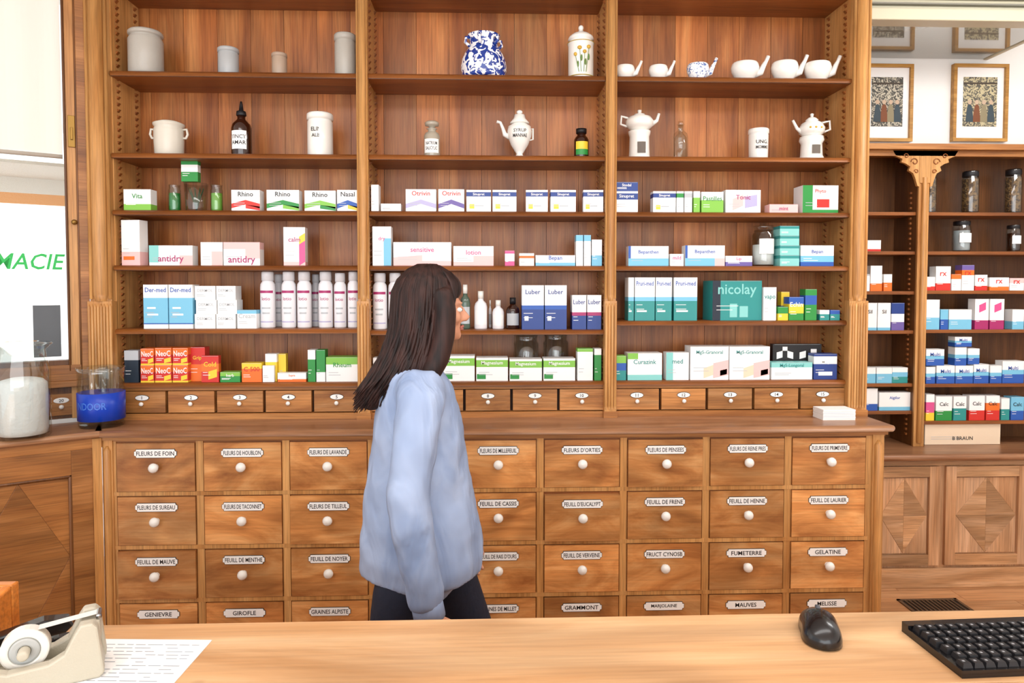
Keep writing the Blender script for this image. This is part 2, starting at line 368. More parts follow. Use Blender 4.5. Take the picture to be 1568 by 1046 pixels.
b.finish('panelled_side_counter',origin=(0,0,0),loc=o,rot=ang,bevel=.0015)
o=(-1.69,2.95,0)
b=MB()
b.box(-1.6,-.03,.0,.10,0,1.00,WALL)
b.box(-1.6,-1.25,.0,.1,1.0,3.1,WALL)
b.finish('wall_left',origin=(0,0,0),loc=o,rot=ang)
b=MB()
b.box(-1.25,.0,.005,.06,1.0,1.13,W_DARK)
b.box(-1.25,0,-.03,.09,1.135,1.16,W_LEFT); b.box(-1.25,-.0,-.012,.06,1.16,1.225,W_LEFT)
b.box(-.028,.004,-.02,.08,1.0,3.1,W_LEFT); b.box(-.068,-.028,-.005,.07,1.0,3.1,W_FRAME)
for xs in (-.071,-.03): b.tube([(xs,-.008,1.2),(xs,-.008,3.1)],.005,W_DARK,8)
b.box(-1.25,-1.19,-.005,.07,1.0,3.1,W_LEFT); b.box(-1.25,0,-.005,.07,3.0,3.1,W_LEFT)
b.box(-1.25,-.07,.0,.05,1.22,1.245,W_DARK)
b.box(-.20,-.03,-.004,.02,1.015,1.105,W_SDRAW); b.extr([(-.105+.028*C(t*PI/8),1.078+.012*S(t*PI/8)) for t in range(16)],-.007,-.004,ENAMEL)
b.text('20',-.105,-.0075,1.078,.013,.03,BLACK); b.knob(-.105,-.004,1.052,.0095,PORC)
b.box(-.40,-.215,-.004,.02,1.015,1.105,W_SDRAW)
b.box(-.06,-.035,-.012,-.004,2.13,2.26,BRONZE); b.box(-.052,-.043,-.02,-.012,2.16,2.21,BRONZE)
b.knob(-.045,-.006,1.82,.011,BRONZE)
b.finish('window_frame_1',origin=(0,0,0),loc=o,rot=ang,bevel=.0015)
b=MB(); b.box(-1.19,-.07,.028,.032,1.24,3.0,TGLASS)
GREEN=mat('green_vinyl','#22b04e',.5)
b.text('PHARMACIE',-.085-.215,.024,1.655,.066,.43,GREEN,.2)
b.box(-.195,-.10,.020,.024,1.26,1.475,mat('poster_slate','#5b5f63',.7))
b.finish('window_1',origin=(0,0,0),loc=o,rot=ang)
b=MB(); blind=mat('blind_fabric','#e6e1d8',.9)
n=60
for i in range(n):
    xa=-1.18+i*(1.10/n); xb=xa+1.10/n; ya=.012+.002*S(i*.8); yb=.012+.002*S((i+1)*.8)
    b.add([(xa,ya,2.10),(xb,yb,2.10),(xb,yb,2.99),(xa,ya,2.99)],[(0,1,2,3)],blind,True)
b.tube([(-1.18,.010,2.09),(-.08,.010,2.09)],.009,mat('blind_rail','#bfb9ae',.5),10)
b.finish('roller_blind',origin=(0,0,0),loc=o,rot=ang)
# street outside
b=MB(); fm=mat('facade_render','#f6f2ee',.9); b.box(-16,8,6.0,6.3,-1,9,fm)
for i in range(16):
    for k in range(3):
        xa=-14+i*1.4; b.box(xa,xa+.7,5.96,6.0,.9+k*2.6,2.4+k*2.6,mat('facade_window','#cdd4da',.3)); b.box(xa-.08,xa+.78,5.9,6.0,.8+k*2.6,.9+k*2.6,fm)
b.finish('street_facade',origin=(0,0,0),loc=o,rot=ang)
b=MB(); am=mat('awning_orange','#f6b67c',.8)
b.extr([(-4,1.985),(.3,1.985),(.3,2.04),(-4,2.04)],1.0,1.02,am); b.box(-4,.3,1.0,1.02,2.04,2.12,mat('awning_white','#f2efe8',.8)); b.box(-4,.3,.5,1.0,2.12,2.135,mat('awning_white','#f2efe8',.8))
b.finish('street_awning',origin=(0,0,0),loc=o,rot=ang)
b=MB(); b.box(-16,8,.13,6.0,-.05,-.01,mat('pavement','#dad8d4',.9,bump=.2)); b.finish('street_pavement',origin=(0,0,0),loc=o,rot=ang)

# ============================================================ ITEM HELPERS
def cbox(u0,u1,vt,zs,bands,text=None,tc='K',d=.055,yf=2.965,rot=0,acc=None,name='medicine_box',th=.3,tz=None,vb=None,yo=0):
    yf=yf+yo
    xa,_=unproject(u0,vt+12,yf); xb,_=unproject(u1,vt+12,yf); _,zt=unproject((u0+u1)/2,vt,yf)
    if vb is not None: zs=unproject((u0+u1)/2,vb,yf)[1]
    w=xb-xa-.0016; h=max(zt-zs,.008); b=MB()
    bl=[(k,float(n)) for k,n in re.findall(r'([A-Za-z])(\d+)',bands)]; tot=sum(n for _,n in bl)
    zc=[0]
    for _,n in bl: zc.append(zc[-1]+n/tot*h)
    vs=[]
    for z in zc: vs+=[(-w/2,0,z),(w/2,0,z),(w/2,d,z),(-w/2,d,z)]
    for i,(k,_) in enumerate(bl):
        s=i*4; b.add(vs[s:s+8],[(0,1,5,4),(1,2,6,5),(2,3,7,6),(3,0,4,7)],cm(k))
    b.add(vs[:4],[(0,3,2,1)],cm(bl[0][0])); b.add(vs[-4:],[(0,1,2,3)],cm(bl[-1][0]))
    b.quad(-w*.47,w*.47,-.0003,h-.0022,h-.0012,cm('S'))
    if acc:
        for (k,x0,x1,z0,z1,sl) in acc:
            X=lambda t:-w/2+t*w
            b.add([(X(x0),-.0006,z0*h),(X(x1),-.0006,z0*h+sl*h),(X(x1),-.0006,z1*h+sl*h),(X(x0),-.0006,z1*h)],[(0,1,2,3)],cm(k))
    if text:
        t=tz if tz is not None else .68
        b.text(text,0,-.0010,h*t,min(h*th,.02 if th<=.3 else .06),w*.86,cm(tc))
    if h>.03:
        for i in range(2):
            ww=w*random.uniform(.25,.45); z=h*(.36-.1*i)
            k='S' if bl[0][0] in 'Wpe' else 'W'
            b.quad(-w*.42,-w*.42+ww,-.0008,z,z+.0022,cm(k))
    ob=b.finish(name,origin=(0,0,0),loc=((xa+xb)/2,yf,zs+.0003),rot=rot)
    bm=bmesh.new(); bm.from_mesh(ob.data); bmesh.ops.remove_doubles(bm,verts=bm.verts,dist=1e-6); bm.to_mesh(ob.data); bm.free()
    return ob
def geo(u0,u1,vt,zs,yc):
    xa,_=unproject(u0,vt+12,yc); xb,_=unproject(u1,vt+12,yc); _,zt=unproject((u0+u1)/2,vt,yc)
    return (xa+xb)/2,(xb-xa)/2,zt-zs
def pot(name,u0,u1,vt,zs,prof,m,yc=3.03,extra=None,seg=28,frac=1.0):
    x,R,H=geo(u0,u1,vt,zs,yc-.03); R*=frac; b=MB()
    b.lathe(0,0,0,[(max(r,.001)*R,z*H) for r,z in prof],m,seg)
    if extra: extra(b,R,H)
    return b.finish(name,origin=(0,0,0),loc=(x,yc,zs+.0003))
JAR=[(0,0),(.93,0),(1,.03),(1,.78),(.92,.84),(.86,.87),(.95,.88),(1.0,.9),(1.0,.95),(.9,.985),(.3,1),(0,1)]
CAN=[(0,0),(.96,0),(1,.02),(1,.80),(.93,.83),(.93,.85),(1.04,.86),(1.04,.97),(.95,1),(0,1)]
BOT=[(0,0),(.95,0),(1,.03),(1,.60),(.9,.68),(.45,.76),(.38,.8),(.38,.92),(.52,.925),(.52,.99),(.4,1),(0,1)]
L1,L2,L3,L4,L5,L6=SH[0]; M5=SH[1][4]; R5=SH[2][4]
# --- top shelf ceramics
pot('stoneware_jar',192,243,44,L1,JAR,STONE); pot('stoneware_jar',330,361,71,L1,CAN,mat('stoneware_blue','#a5a8a9',.3))
pot('stoneware_jar',413,436,79,L1,CAN,mat('stoneware_brown','#a89380',.4)); pot('stoneware_jar',510,543,50,L1,CAN,STONE)
DELFT=pattern('delft_pattern','#f0f1f4','#1d3a8c',34,.5,1.5)
def ex(b,R,H):
    for i in range(6):
        a=i*PI/3+.3; cx,cy=R*.66*C(a),R*.66*S(a)
        b.tube([(cx*.9,cy*.9,H*.72),(cx*1.25,cy*1.25,H*.82),(cx*1.2,cy*1.2,H*.93),(cx*.92,cy*.92,H*.93)],R*.07,DELFT,8)
pot('blue_white_vase',705,776,52,L1,[(0,0),(.9,0),(.96,.03),(.98,.08),(.94,.14),(.99,.2),(1,.3),(.95,.45),(.82,.6),(.68,.7),(.6,.78),(.62,.9),(.7,.96),(.72,1),(.66,1),(.58,.9),(.3,.8),(0,.78)],DELFT,extra=ex)
def ex(b,R,H):
    b.sphere(0,0,H*.95,R*.2,R*.2,H*.05,PORC)
    gm=mat('leaf_green','#5f7f3a',.4); 
    for i,(a,zt,rr) in enumerate(((-.55,.42,.13),(-.22,.53,.17),(.15,.46,.14),(.48,.55,.15))):
        b.add([(R*1.01*S(a*.5)-.001,-R*1.01*C(a*.5),H*.10),(R*1.01*S(a*.5)+.002,-R*1.01*C(a*.5),H*.10),(R*1.02*S(a)+.001,-R*1.02*C(a),H*zt),(R*1.02*S(a)-.001,-R*1.02*C(a),H*zt)],[(0,1,2,3)],gm)
        b.sphere(R*.97*S(a),-R*.97*C(a),H*zt,R*rr,R*.09,H*.035,mat('flower_yellow','#c9a23a',.4),8,6)
        b.sphere(R*.98*S(a*.8+.1),-R*.98*C(a*.8+.1),H*(zt-.18),R*.07,R*.06,H*.06,gm,8,6)
    for z in (.05,.66): b.lathe(0,0,H*z,[(R*1.0,0),(R*1.012,.001),(R*1.012,.002),(R*1.0,.003)],mat('gilt_line','#b39a4a',.3))
pot('floral_apothecary_jar',870,912,35,L1,[(0,0),(.9,0),(.95,.03),(.92,.06),(.93,.1),(.93,.62),(.98,.66),(.86,.7),(.8,.72),(.95,.735),(.9,.78),(.6,.84),(.3,.87),(.16,.9),(.16,.95),(0,.97)],PORC,extra=ex)
def feeder(u0,u1,vt,m,yc=3.0):
    x,R,H=geo(u0,u1,vt,L1,yc-.03); L=2*R; b=MB(); r=L*.32; bh=H*.95; cx=-L*.15
    b.lathe(cx,0,0,[(.001,0),(r*.55,0),(r*.58,bh*.06),(r*.8,bh*.2),(r*1.0,bh*.5),(r*1.05,bh*.72),(r*.98,bh*.92),(r*.9,bh),(r*.55,bh*1.04),(r*.5,bh*1.0),(.001,bh*.9)],m,28,sx=1.12)
    b.tube([(cx+r*.7,0,bh*.38),(cx+r*1.35,0,bh*.5),(L*.36,0,bh*.85),(L*.43,0,H*1.05),(L*.49,0,H*1.32)],[r*.36,r*.30,r*.22,r*.16,r*.17],m,12)
    b.tube([(cx-r*.2,r*.9,bh*.8),(cx-r*.3,r*1.4,bh*.7),(cx-r*.3,r*1.4,bh*.35),(cx-r*.2,r*.8,bh*.3)],r*.1,m,8)
    b.finish('invalid_feeding_cup',origin=(0,0,0),loc=(x,yc,L1+.0003))
BLUEF=pattern('blue_floral_pattern','#f2f3f5','#5470a8',70,.56,1.5)
for u0,u1,vt,m in ((945,985,97,PORC),(997,1036,97,PORC),(1056,1101,94,BLUEF),(1125,1181,92,PORC),(1187,1241,91,PORC),(1238,1292,92,PORC)): feeder(u0,u1,vt,m)
# --- second shelf
def ex(b,R,H):
    for sg in (-1,1): b.tube([(sg*R*.95,0,H*.72),(sg*R*1.25,0,H*.74),(sg*R*1.32,0,H*.6),(sg*R*1.2,0,H*.5),(sg*R*.98,0,H*.5)],R*.09,CREAM,10)
    b.lathe(0,0,H*.87,[(.001,0),(R*.95,0),(R*.98,.004),(R*.6,H*.08),(R*.1,H*.12),(.001,H*.12)],CREAM)
pot('two_handled_pot',226,281,181,L2,[(0,0),(.9,0),(.95,.03),(1,.4),(1,.65),(1.0,.72),(.93,.78),(1.04,.83),(1.06,.88),(0,.88)],CREAM,extra=ex,frac=.80)
def lab(z0,z1,half=.9,col=None,txt=None,t2=None,th=.1):
    def f(b,R,H):
        b.label(0,0,H*z0,H*z1,R*1.012,half,col or PAPER)
        zc=(z0+z1)/2*H
        if txt: b.ctext(txt,0,0,zc+(H*th*.8 if t2 else 0),R*1.02,H*th,R*1.5,BLACK)
        if t2: b.ctext(t2,0,0,zc-H*th*.7,R*1.02,H*th,R*1.5,BLACK)
    return f
def ex(b,R,H):
    lab(.12,.45,.8,None,'TINCT','AMAR',.07)(b,R,H)
    b.lathe(0,0,H*.74,[(R*.45,0),(R*.5,H*.01),(R*.45,H*.08),(R*.22,H*.1),(R*.16,H*.2),(R*.1,H*.26),(.001,H*.265)],BLACK)
pot('amber_dropper_bottle',350,381,153,L2,[(0,0),(.96,0),(1,.02),(1,.5),(.9,.58),(.5,.66),(.4,.68),(.4,.74),(0,.75)],BROWN,extra=ex)
def ex(b,R,H): b.ctext('ELIN',-R*.1,0,H*.6,R*1.015,H*.09,R*.8,BLACK); b.ctext('ALB.',-R*.1,0,H*.46,R*1.015,H*.08,R*.7,BLACK)
pot('porcelain_jar',468,507,172,L2,CAN,PORC,extra=ex)
SMOKE=mat('old_glass','#a39a8a',.08,coat=.5)
def ex(b,R,H):
    lab(.12,.5,1.0,None,'NATRIUM','SALICYLIC',.09)(b,R,H)
    b.lathe(0,0,H*.8,[(R*.4,0),(R*.4,H*.06),(R*.85,H*.08),(R*.9,H*.16),(R*.7,H*.2),(.001,H*.2)],SMOKE)
pot('glass_stoppered_bottle',648,673,184,L2,[(0,0),(.96,0),(1,.03),(1,.6),(.85,.68),(.5,.72),(.5,.78),(.7,.8),(0,.8)],SMOKE,extra=ex)
def ex(b,R,H):
    b.tube([(-R*.8,0,H*.45),(-R*1.2,0,H*.5),(-R*1.35,0,H*.62),(-R*1.55,0,H*.74),(-R*1.85,0,H*.76)],[R*.25,R*.2,R*.14,R*.12,R*.13],PORC,12)
    b.sphere(0,0,H*.955,R*.25,R*.25,H*.045,PORC)
    b.lathe(0,0,H*.72,[(R*.55,0),(R*.78,H*.005),(R*.78,H*.02),(R*.5,H*.1),(R*.42,H*.18),(R*.15,H*.2),(.001,H*.2)],PORC)
    b.ctext('SYRUP',0,0,H*.54,R*1.0,H*.07,R*1.2,BLACK); b.ctext('MANNAE',0,0,H*.44,R*.98,H*.07,R*1.2,BLACK)
    b.tube([(R*.7,0,H*.6),(R*1.1,0,H*.62),(R*1.1,0,H*.4),(R*.75,0,H*.38)],R*.07,PORC,8)
pot('syrup_jug',777,815,166,L2,[(0,0),(.5,0),(.52,.02),(.3,.07),(.25,.1),(.4,.16),(.7,.28),(.95,.45),(1,.56),(.92,.66),(.6,.71),(.55,.74),(0,.74)],PORC,extra=ex)
def ex(b,R,H):
    b.label(0,0,H*.12,H*.3,R*1.012,.9,cm('G')); b.label(0,0,H*.3,H*.55,R*1.012,.9,cm('Y'))
    b.lathe(0,0,H*.84,[(R*.7,0),(R*.72,H*.15),(.001,H*.155)],BLACK)
pot('amber_bottle',880,903,195,L2,[(0,0),(.96,0),(1,.03),(1,.62),(.85,.7),(.6,.76),(.6,.84),(0,.84)],BROWN,extra=ex)
def ex(b,R,H):
    b.lathe(0,0,H*.56,[(.001,0),(R*.5,0),(R*.95,H*.1),(R*1.0,H*.2),(R*.8,H*.28),(R*.4,H*.32),(R*.38,H*.34),(R*.12,H*.36),(R*.15,H*.42),(.001,H*.43)],PORC)
    b.tube([(R*.8,0,H*.7),(R*1.25,0,H*.78),(R*1.4,0,H*.92)],[R*.2,R*.13,R*.1],PORC); b.tube([(-R*.8,0,H*.82),(-R*1.3,0,H*.86),(-R*1.35,0,H*.7),(-R*.9,0,H*.66)],R*.09,PORC)
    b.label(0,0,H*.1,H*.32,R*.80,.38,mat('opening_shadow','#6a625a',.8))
pot('teapot_warmer',960,1003,165,L2,[(0,0),(.82,0),(.84,.03),(.75,.06),(.72,.2),(.7,.45),(.78,.52),(.8,.56),(0,.56)],PORC,extra=ex)
def ex(b,R,H): b.lathe(0,0,H*.9,[(R*.3,0),(R*.35,H*.02),(R*.35,H*.1),(.001,H*.1)],GLASS)
pot('clear_glass_bottle',1034,1056,184,L2,BOT[:-3]+[(.4,.9),(.3,.9),(.3,.7),(.85,.58),(.92,.05),(0,.03)],GLASS,extra=ex)
def ex(b,R,H): b.ctext('UNG.',0,0,H*.55,R*1.015,H*.12,R*1.2,BLACK); b.ctext('MOMME',0,0,H*.38,R*1.015,H*.1,R*1.2,BLACK)
pot('porcelain_jar',1150,1181,196,L2,[(0,0),(.85,0),(.9,.03),(.95,.8),(.9,.83),(1,.86),(1,.96),(.95,1),(0,1)],PORC,extra=ex)
def ex(b,R,H):
    b.lathe(0,0,H*.5,[(.001,0),(R*.6,0),(R*.95,H*.08),(R*1.0,H*.18),(R*.8,H*.28),(R*.45,H*.33),(R*.5,H*.35),(R*.3,H*.4),(R*.1,H*.42),(R*.15,H*.48),(.001,H*.5)],PORC)
    b.tube([(-R*.8,0,H*.6),(-R*1.2,0,H*.68),(-R*1.55,0,H*.85)],[R*.2,R*.13,R*.1],PORC); b.tube([(R*.8,0,H*.8),(R*1.45,0,H*.84),(R*1.5,0,H*.66),(R*.9,0,H*.6)],R*.09,PORC)
    for a in (-.5,-.1,.35): b.sphere(R*.96*S(a),-R*.96*C(a),H*.66,R*.12,R*.06,H*.025,mat('flower_yellow','#c9a23a',.4),8,6)
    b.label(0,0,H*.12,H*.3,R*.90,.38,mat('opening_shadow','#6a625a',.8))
pot('teapot_warmer',1229,1267,171,L2,[(0,0),(.9,0),(.95,.05),(.85,.1),(.8,.35),(.95,.42),(.9,.5),(0,.5)],PORC,extra=ex)
# --- third shelf
z=L3
def jar_g(u0,u1,vt,zs,fill,yc=3.03,name='glass_jar',lid=None,n=.8,txt=None):
    def ex(b,R,H):
        if fill: b.lathe(0,0,H*.05,[(.001,0),(R*.84,0),(R*.86,H*.02),(R*.86,H*n*.8),(.001,H*n*.8+.002)],fill)
        if lid: b.lathe(0,0,H*.86,[(.001,0),(R*.85,0),(R*.9,H*.01),(R*.9,H*.11),(R*.8,H*.135),(.001,H*.14)],lid)
        if txt: b.label(0,0,H*.3,H*.6,R*1.012,.8,PAPER)
    return pot(name,u0,u1,vt,zs,[(0,0),(.95,0),(1,.03),(1,.8),(.88,.85),(.88,.95),(.95,1),(.84,1),(.8,.86),(.92,.79),(.92,.04),(0,.04)],GLASS,yc,ex)
cbox(189,231,290,z,'g3W7','Vita','G')
jar_g(253,272,282,z,cm('G')); jar_g(318,337,282,z,cm('g'))
def ex(b,R,H):
    for i in range(9):
        a=i*.7; b.tube([(0,0,H*.06),(R*.3*C(a),R*.3*S(a),H*.5),(R*.65*C(a),R*.65*S(a),H*.85)],[.002,.004,.001],mat('sprig','#3b5a38',.7),6)
pot('glass_beaker',278,314,280,z,[(0,0),(.85,0),(.88,.03),(1,1),(.95,1),(.82,.05),(0,.05)],GLASS,extra=ex)
cbox(277,303,245,z,'G4W3G2','','W',yo=.045,vb=278,d=.03)
BX=lambda lst,z,**k:[cbox(t[0],t[1],t[2],z,*t[3:],**k) for t in lst]
for u0,u1,vt,bd,tx,k1,k2 in ((354,398,291,'W10','Rhino','R','R'),(408,458,291,'W10','Rhino','G','g'),(466,514,292,'W10','Rhino','g','G'),(516,549,291,'W10','Nasal','B','Y')):
    cbox(u0,u1,vt,z,bd,tx,'K',acc=[(k1,0,.5,.12,.34,.18),(k1,.5,1,.3,.52,-.18),(k2,.5,1,.12,.3,-.1)],tz=.8,th=.25)
cbox(568,580,283,z,'W10','','K')
cbox(583,614,312,z,'W10','','K')
for u0,u1,vt,tx,k1 in ((621,668,290,'Otrivin','L'),(671,711,290,'Otrivin','V')):
    cbox(u0,u1,vt,z,'W10',tx,'R',acc=[(k1,0,.5,.14,.34,.2),(k1,.5,1,.34,.54,-.2)],tz=.82,th=.22)
for i,(u0,u1,vt) in enumerate(((714,752,291),(754,791,291),(805,839,291),(843,882,291),(893,924,291),(1000,1035,293))):
    cbox(u0,u1,vt,z,'W7n2W1','Sinupret','W',acc=[('Y',.12,.32,.14,.34,0),('S',.36,.7,.25,.3,0)],tz=.79,th=.15,rot=rad(-3) if i in (2,4) else 0)
cbox(942,977,293,z,'W6n3W1','Sinupret','W',tz=.75,th=.2); cbox(942,977,279,z,'n10','Stodal','W',vb=293)
BX([(1036,1047,293,'W7G2W1'),(1048,1060,293,'W7S2W1'),(1062,1072,293,'g7W3'),(1074,1108,294,'g6W4','Pastilles','G')],z)
cbox(1111,1165,291,z,'W10','Tonic','M',acc=[('p',.2,.5,.1,.6,.2),('L',.55,.9,.2,.7,.1)])
cbox(1178,1222,313,z,'p10','mint','M',th=.4,tz=.5)
cbox(1229,1284,284,z,'W10','Phyto','R',d=.09,acc=[('G',0,.28,.0,1,0),('G',.28,1,.0,.12,0),('R',.4,.75,.2,.5,0)],tz=.78,th=.2)
# --- fourth shelf
z=L4
cbox(184,215,337,z,'p3W7','','M',rot=rad(-8),acc=[('O',.1,.7,.12,.2,0)])
cbox(228,295,376,z,'W10','antidry','M',acc=[('t',.0,.22,.15,1,0),('p',.7,1,0,.5,0)],th=.42,tz=.3)
cbox(307,341,371,z,'W10','','M',acc=[('p',.5,1,0,.6,0)]); cbox(342,398,371,z,'W7p3','antidry','M',th=.38,tz=.22,acc=[('p',.6,1,.3,.8,0)])
cbox(434,467,348,z,'p1W9','calm','M',acc=[('P',.72,1,0,.55,.1),('Y',.72,1,.55,.75,.1)],d=.06,rot=rad(4))
cbox(570,599,347,z,'W10','dry','P',acc=[('c',.6,1,0,.7,0)])
cbox(602,691,371,z,'p2W8','sensitive','P',d=.08,acc=[('p',.0,.5,0,.35,.1)]); cbox(694,756,377,z,'p2W8','lotion','P',acc=[('p',.5,1,0,.5,0)])
cbox(773,788,384,z,'P3W5P2','','P'); cbox(795,818,388,z,'W6O2W2','','P'); cbox(820,881,391,z,'c3W7','Bepan','B',th=.5,tz=.7)
BX([(882,893,360,'W8c2'),(894,905,360,'W8c2'),(906,922,367,'c4W6')],z)
for u0,u1,vt in ((962,1024,377),(1049,1110,376)):
    cbox(u0,u1,vt,z,'W10','Bepanthen','B',acc=[('c',.0,.75,.0,.38,0),('p' if u0>1000 else 'c',.75,1,0,.38,0),('B',0,.06,.38,1,0)],tz=.68,th=.28)
cbox(1026,1047,389,z,'W10','mild','P'); cbox(1111,1152,392,z,'V4W6','Lip','P',th=.4)
def ex(b,R,H):
    b.label(0,0,H*.28,H*.62,R*1.012,.7,PAPER)
    b.lathe(0,0,H*.82,[(.001,0),(R*.75,0),(R*.78,H*.03),(R*.85,H*.05),(R*.85,H*.1),(R*.35,H*.12),(R*.3,H*.14),(R*.32,H*.17),(.001,H*.18)],GLASS)
    b.lathe(0,0,H*.04,[(.001,0),(R*.88,0),(R*.88,H*.45),(.001,H*.46)],PAPER)
pot('glass_apothecary_jar',1155,1191,340,z,[(0,0),(.95,0),(1,.03),(1,.72),(.8,.78),(.8,.82),(.74,.82),(.74,.77),(.93,.7),(.93,.03),(0,.03)],GLASS,extra=ex,frac=.96)
for k in range(4): cbox(1194,1224,346+15*k,z,'t7T3','','W',vb=361+15*k if k<3 else None,d=.07)
cbox(1226,1277,376,z,'B2c3W5','Bepan','B',th=.3)
# --- fifth shelf
z=L5
for u0,u1 in ((219,257),(258,295)): cbox(u0,u1,436,z,'W1c6W3','Der-med','B',d=.07,tz=.88,th=.14,acc=[('B',0,1,.1,.125,0),('W',.15,.6,.3,.34,0),('W',.15,.5,.45,.49,0)])
for a,c in ((298,330),(331,361)):
    for k in range(3): cbox(a+k%2*2,c+k%2*2,438+21.5*k,z,'W10','DERMOL','S',vb=459.5+21.5*k if k<2 else None,d=.07,th=.2,yo=.008*(2-k))
cbox(363,393,475,z,'W8c2','Cream','S')
def bottle_w(u0,u1,vt,zs,yc=3.02,k='M'):
    def ex(b,R,H):
        b.label(0,0,H*.62,H*.665,R*1.012,1.0,cm(k)); b.label(0,0,H*.1,H*.12,R*1.012,1.0,cm('L')); b.ctext('lotio',0,0,H*.52,R*1.015,H*.06,R*1.3,cm(k))
        b.label(0,0,H*.25,H*.28,R*1.012,.5,cm('S')); b.label(0,0,H*.34,H*.37,R*1.012,.6,cm('S'))
        b.lathe(0,0,H*.84,[(.001,0),(R*.82,0),(R*.82,H*.14),(R*.75,H*.16),(.001,H*.16)],mat('cap_grey','#e3e3e6',.3))
    pot('lotion_bottle',u0,u1,vt,zs,[(0,0),(.95,0),(1,.02),(1,.72),(.95,.78),(.75,.82),(.7,.84),(0,.84)],mat('bottle_white','#e8e7ea',.3),yc,ex)
for i,(a,c,t) in enumerate(((395,418,416),(428,450,416),(452,474,416),(485,507,416),(509,528,418),(530,548,416),(569,591,418),(593,614,418),(616,638,420),(640,660,418))):
    bottle_w(a,c,t,z if i<6 else M5)
for a,c,t in ((416,432,420),(474,488,420)): bottle_w(a,c,t,z,yc=3.11)
zz=M5
def white_b(u0,u1,vt,m,yc=3.02,cap=None,k='S'):
    def ex(b,R,H):
        b.label(0,0,H*.12,H*.5,R*1.012,1.0,cm(k)); b.lathe(0,0,H*.8,[(.001,0),(R*.45,0),(R*.45,H*.2),(.001,H*.2)],cap or PORC)
    pot('medicine_bottle',u0,u1,vt,zz,[(0,0),(.95,0),(1,.03),(1,.58),(.85,.68),(.45,.75),(.4,.8),(0,.8)],m,yc,ex)
bw=mat('bottle_white','#f2f1f4',.3)
white_b(704,720,436,mat('green_glass','#4c5f52',.1,coat=.3)); white_b(726,746,446,bw,k='W'); white_b(748,753,460,bw,yc=3.1); white_b(754,772,460,bw,k='W'); white_b(775,796,456,BROWN,cap=BLACK)
for a,c in ((799,833),(834,868)): cbox(a,c,437,zz,'n5B1W5','Luber','n',d=.09,th=.12,tz=.85,acc=[('W',.12,.3,.2,.3,0)])
for a,c in ((876,898),(899,921)): cbox(a,c,452,zz,'n4M1W5','Luber','n',d=.07,th=.14,tz=.8)
z=R5
for a,c in ((962,971),(972,1003),(1004,1029),(1032,1068)): cbox(a,c,425,z,'T5c1W5','Pruri-med' if c-a>20 else None,'B',d=.08,th=.12,tz=.86,acc=[('W',.1,.6,.2,.24,0)])
cbox(1090,1168,430,z,'T10','nicolay','t',d=.11,th=.34,tz=.75,acc=[('N',0,.16,0,1,0),('t',.35,.5,.08,.42,0),('t',.55,.72,.08,.36,0)],rot=rad(4),yo=.004)
cbox(1169,1189,440,z,'W10','vapo','T')
BX([(1191,1207,470,'Y5G5'),(1208,1231,455,'G3Y4B3','Echin','W'),(1233,1251,443,'G5B3G2'),(1255,1270,475,'T6W4'),(1271,1286,475,'T6B4')],z)
cbox(1196,1209,447,z,'B5Y5',None,yo=.062,d=.04)
# --- sixth shelf
z=L6
cbox(190,212,537,z,'N7S3')
for a,c,t in ((215,236,534),(237,263,533),(264,288,533)):
    for k in range(2): cbox(a,c,t+(585-t)/2*k,z,'Y1R5O4','NeoC','W',vb=t+(585-t)/2 if k==0 else None,d=.08,th=.34,acc=[('Y',.55,.95,.1,.35,.1)])
cbox(290,314,532,z,'O5R5','Grip','Y',d=.05,yo=.03); cbox(308,335,545,z,'R4O3R3','Cold','Y',d=.026,acc=[('Y',.4,.9,.1,.4,.1)])
cbox(337,368,570,z,'G6g4','herb','W'); cbox(370,401,556,z,'O7Y3','C 500','R'); 
cbox(406,424,542,z,'Y7W3',yo=.02,d=.04); cbox(426,438,542,z,'W3Y7',yo=.04,d=.03); cbox(425,469,571,z,'O3W7','Supra','O',d=.036); cbox(402,420,560,z,'W10','',d=.016)
cbox(471,483,536,z,'G7W3'); cbox(484,498,536,z,'W3G7'); cbox(499,549,547,z,'W7g3','Rheum','G',d=.08)
cbox(571,593,548,z,'g4W6'); cbox(600,630,548,z,'g4W6'); cbox(632,676,548,z,'g4W6','Mepha','G')
for a,c,t in ((678,727,545),(729,778,548),(780,830,550),(832,881,549)): cbox(a,c,t,z,'W6g3W1','Magnesium','W',d=.08,tz=.76,th=.2,acc=[('G',.02,.3,.08,.3,0)])
cbox(884,908,534,z,'W9g1','','G'); cbox(910,921,534,z,'G8W2')
jar_g(787,826,514,L6,None,3.13,'glass_jar'); jar_g(832,872,512,L6,None,3.13,'glass_jar')
cbox(942,959,545,z,'T4B3g3'); cbox(961,1014,541,z,'t2W8','Curazink','T',acc=[('g',.0,.3,.78,1,0)],d=.08)
cbox(1020,1055,540,z,'W10','med','T',acc=[('t',0,.3,0,1,0)]); 
for a,c in ((1057,1116),(1117,1179)): cbox(a,c,531,z,'W10','Mg5-Granoral','T',d=.09,th=.14,tz=.82,acc=[('p',.6,1,.05,.5,.1),('e',.35,.6,.05,.35,.1),('O',.78,.96,.12,.28,.05)])
ob=cbox(1183,1258,527,z,'K10',None,yo=.07,d=.03,acc=[('W',.08,.2,.55,.75,.05),('W',.3,.42,.6,.8,-.05),('W',.55,.68,.55,.75,.05),('W',.78,.9,.65,.85,0),('W',.2,.3,.8,.92,0)])
cbox(1181,1244,555,z,'W7t3','Mg5-Longoral','T',d=.06,th=.24,tz=.8); cbox(1246,1282,542,z,'n6W3n1','Mag','W',acc=[('W',.2,.8,.15,.3,0)])
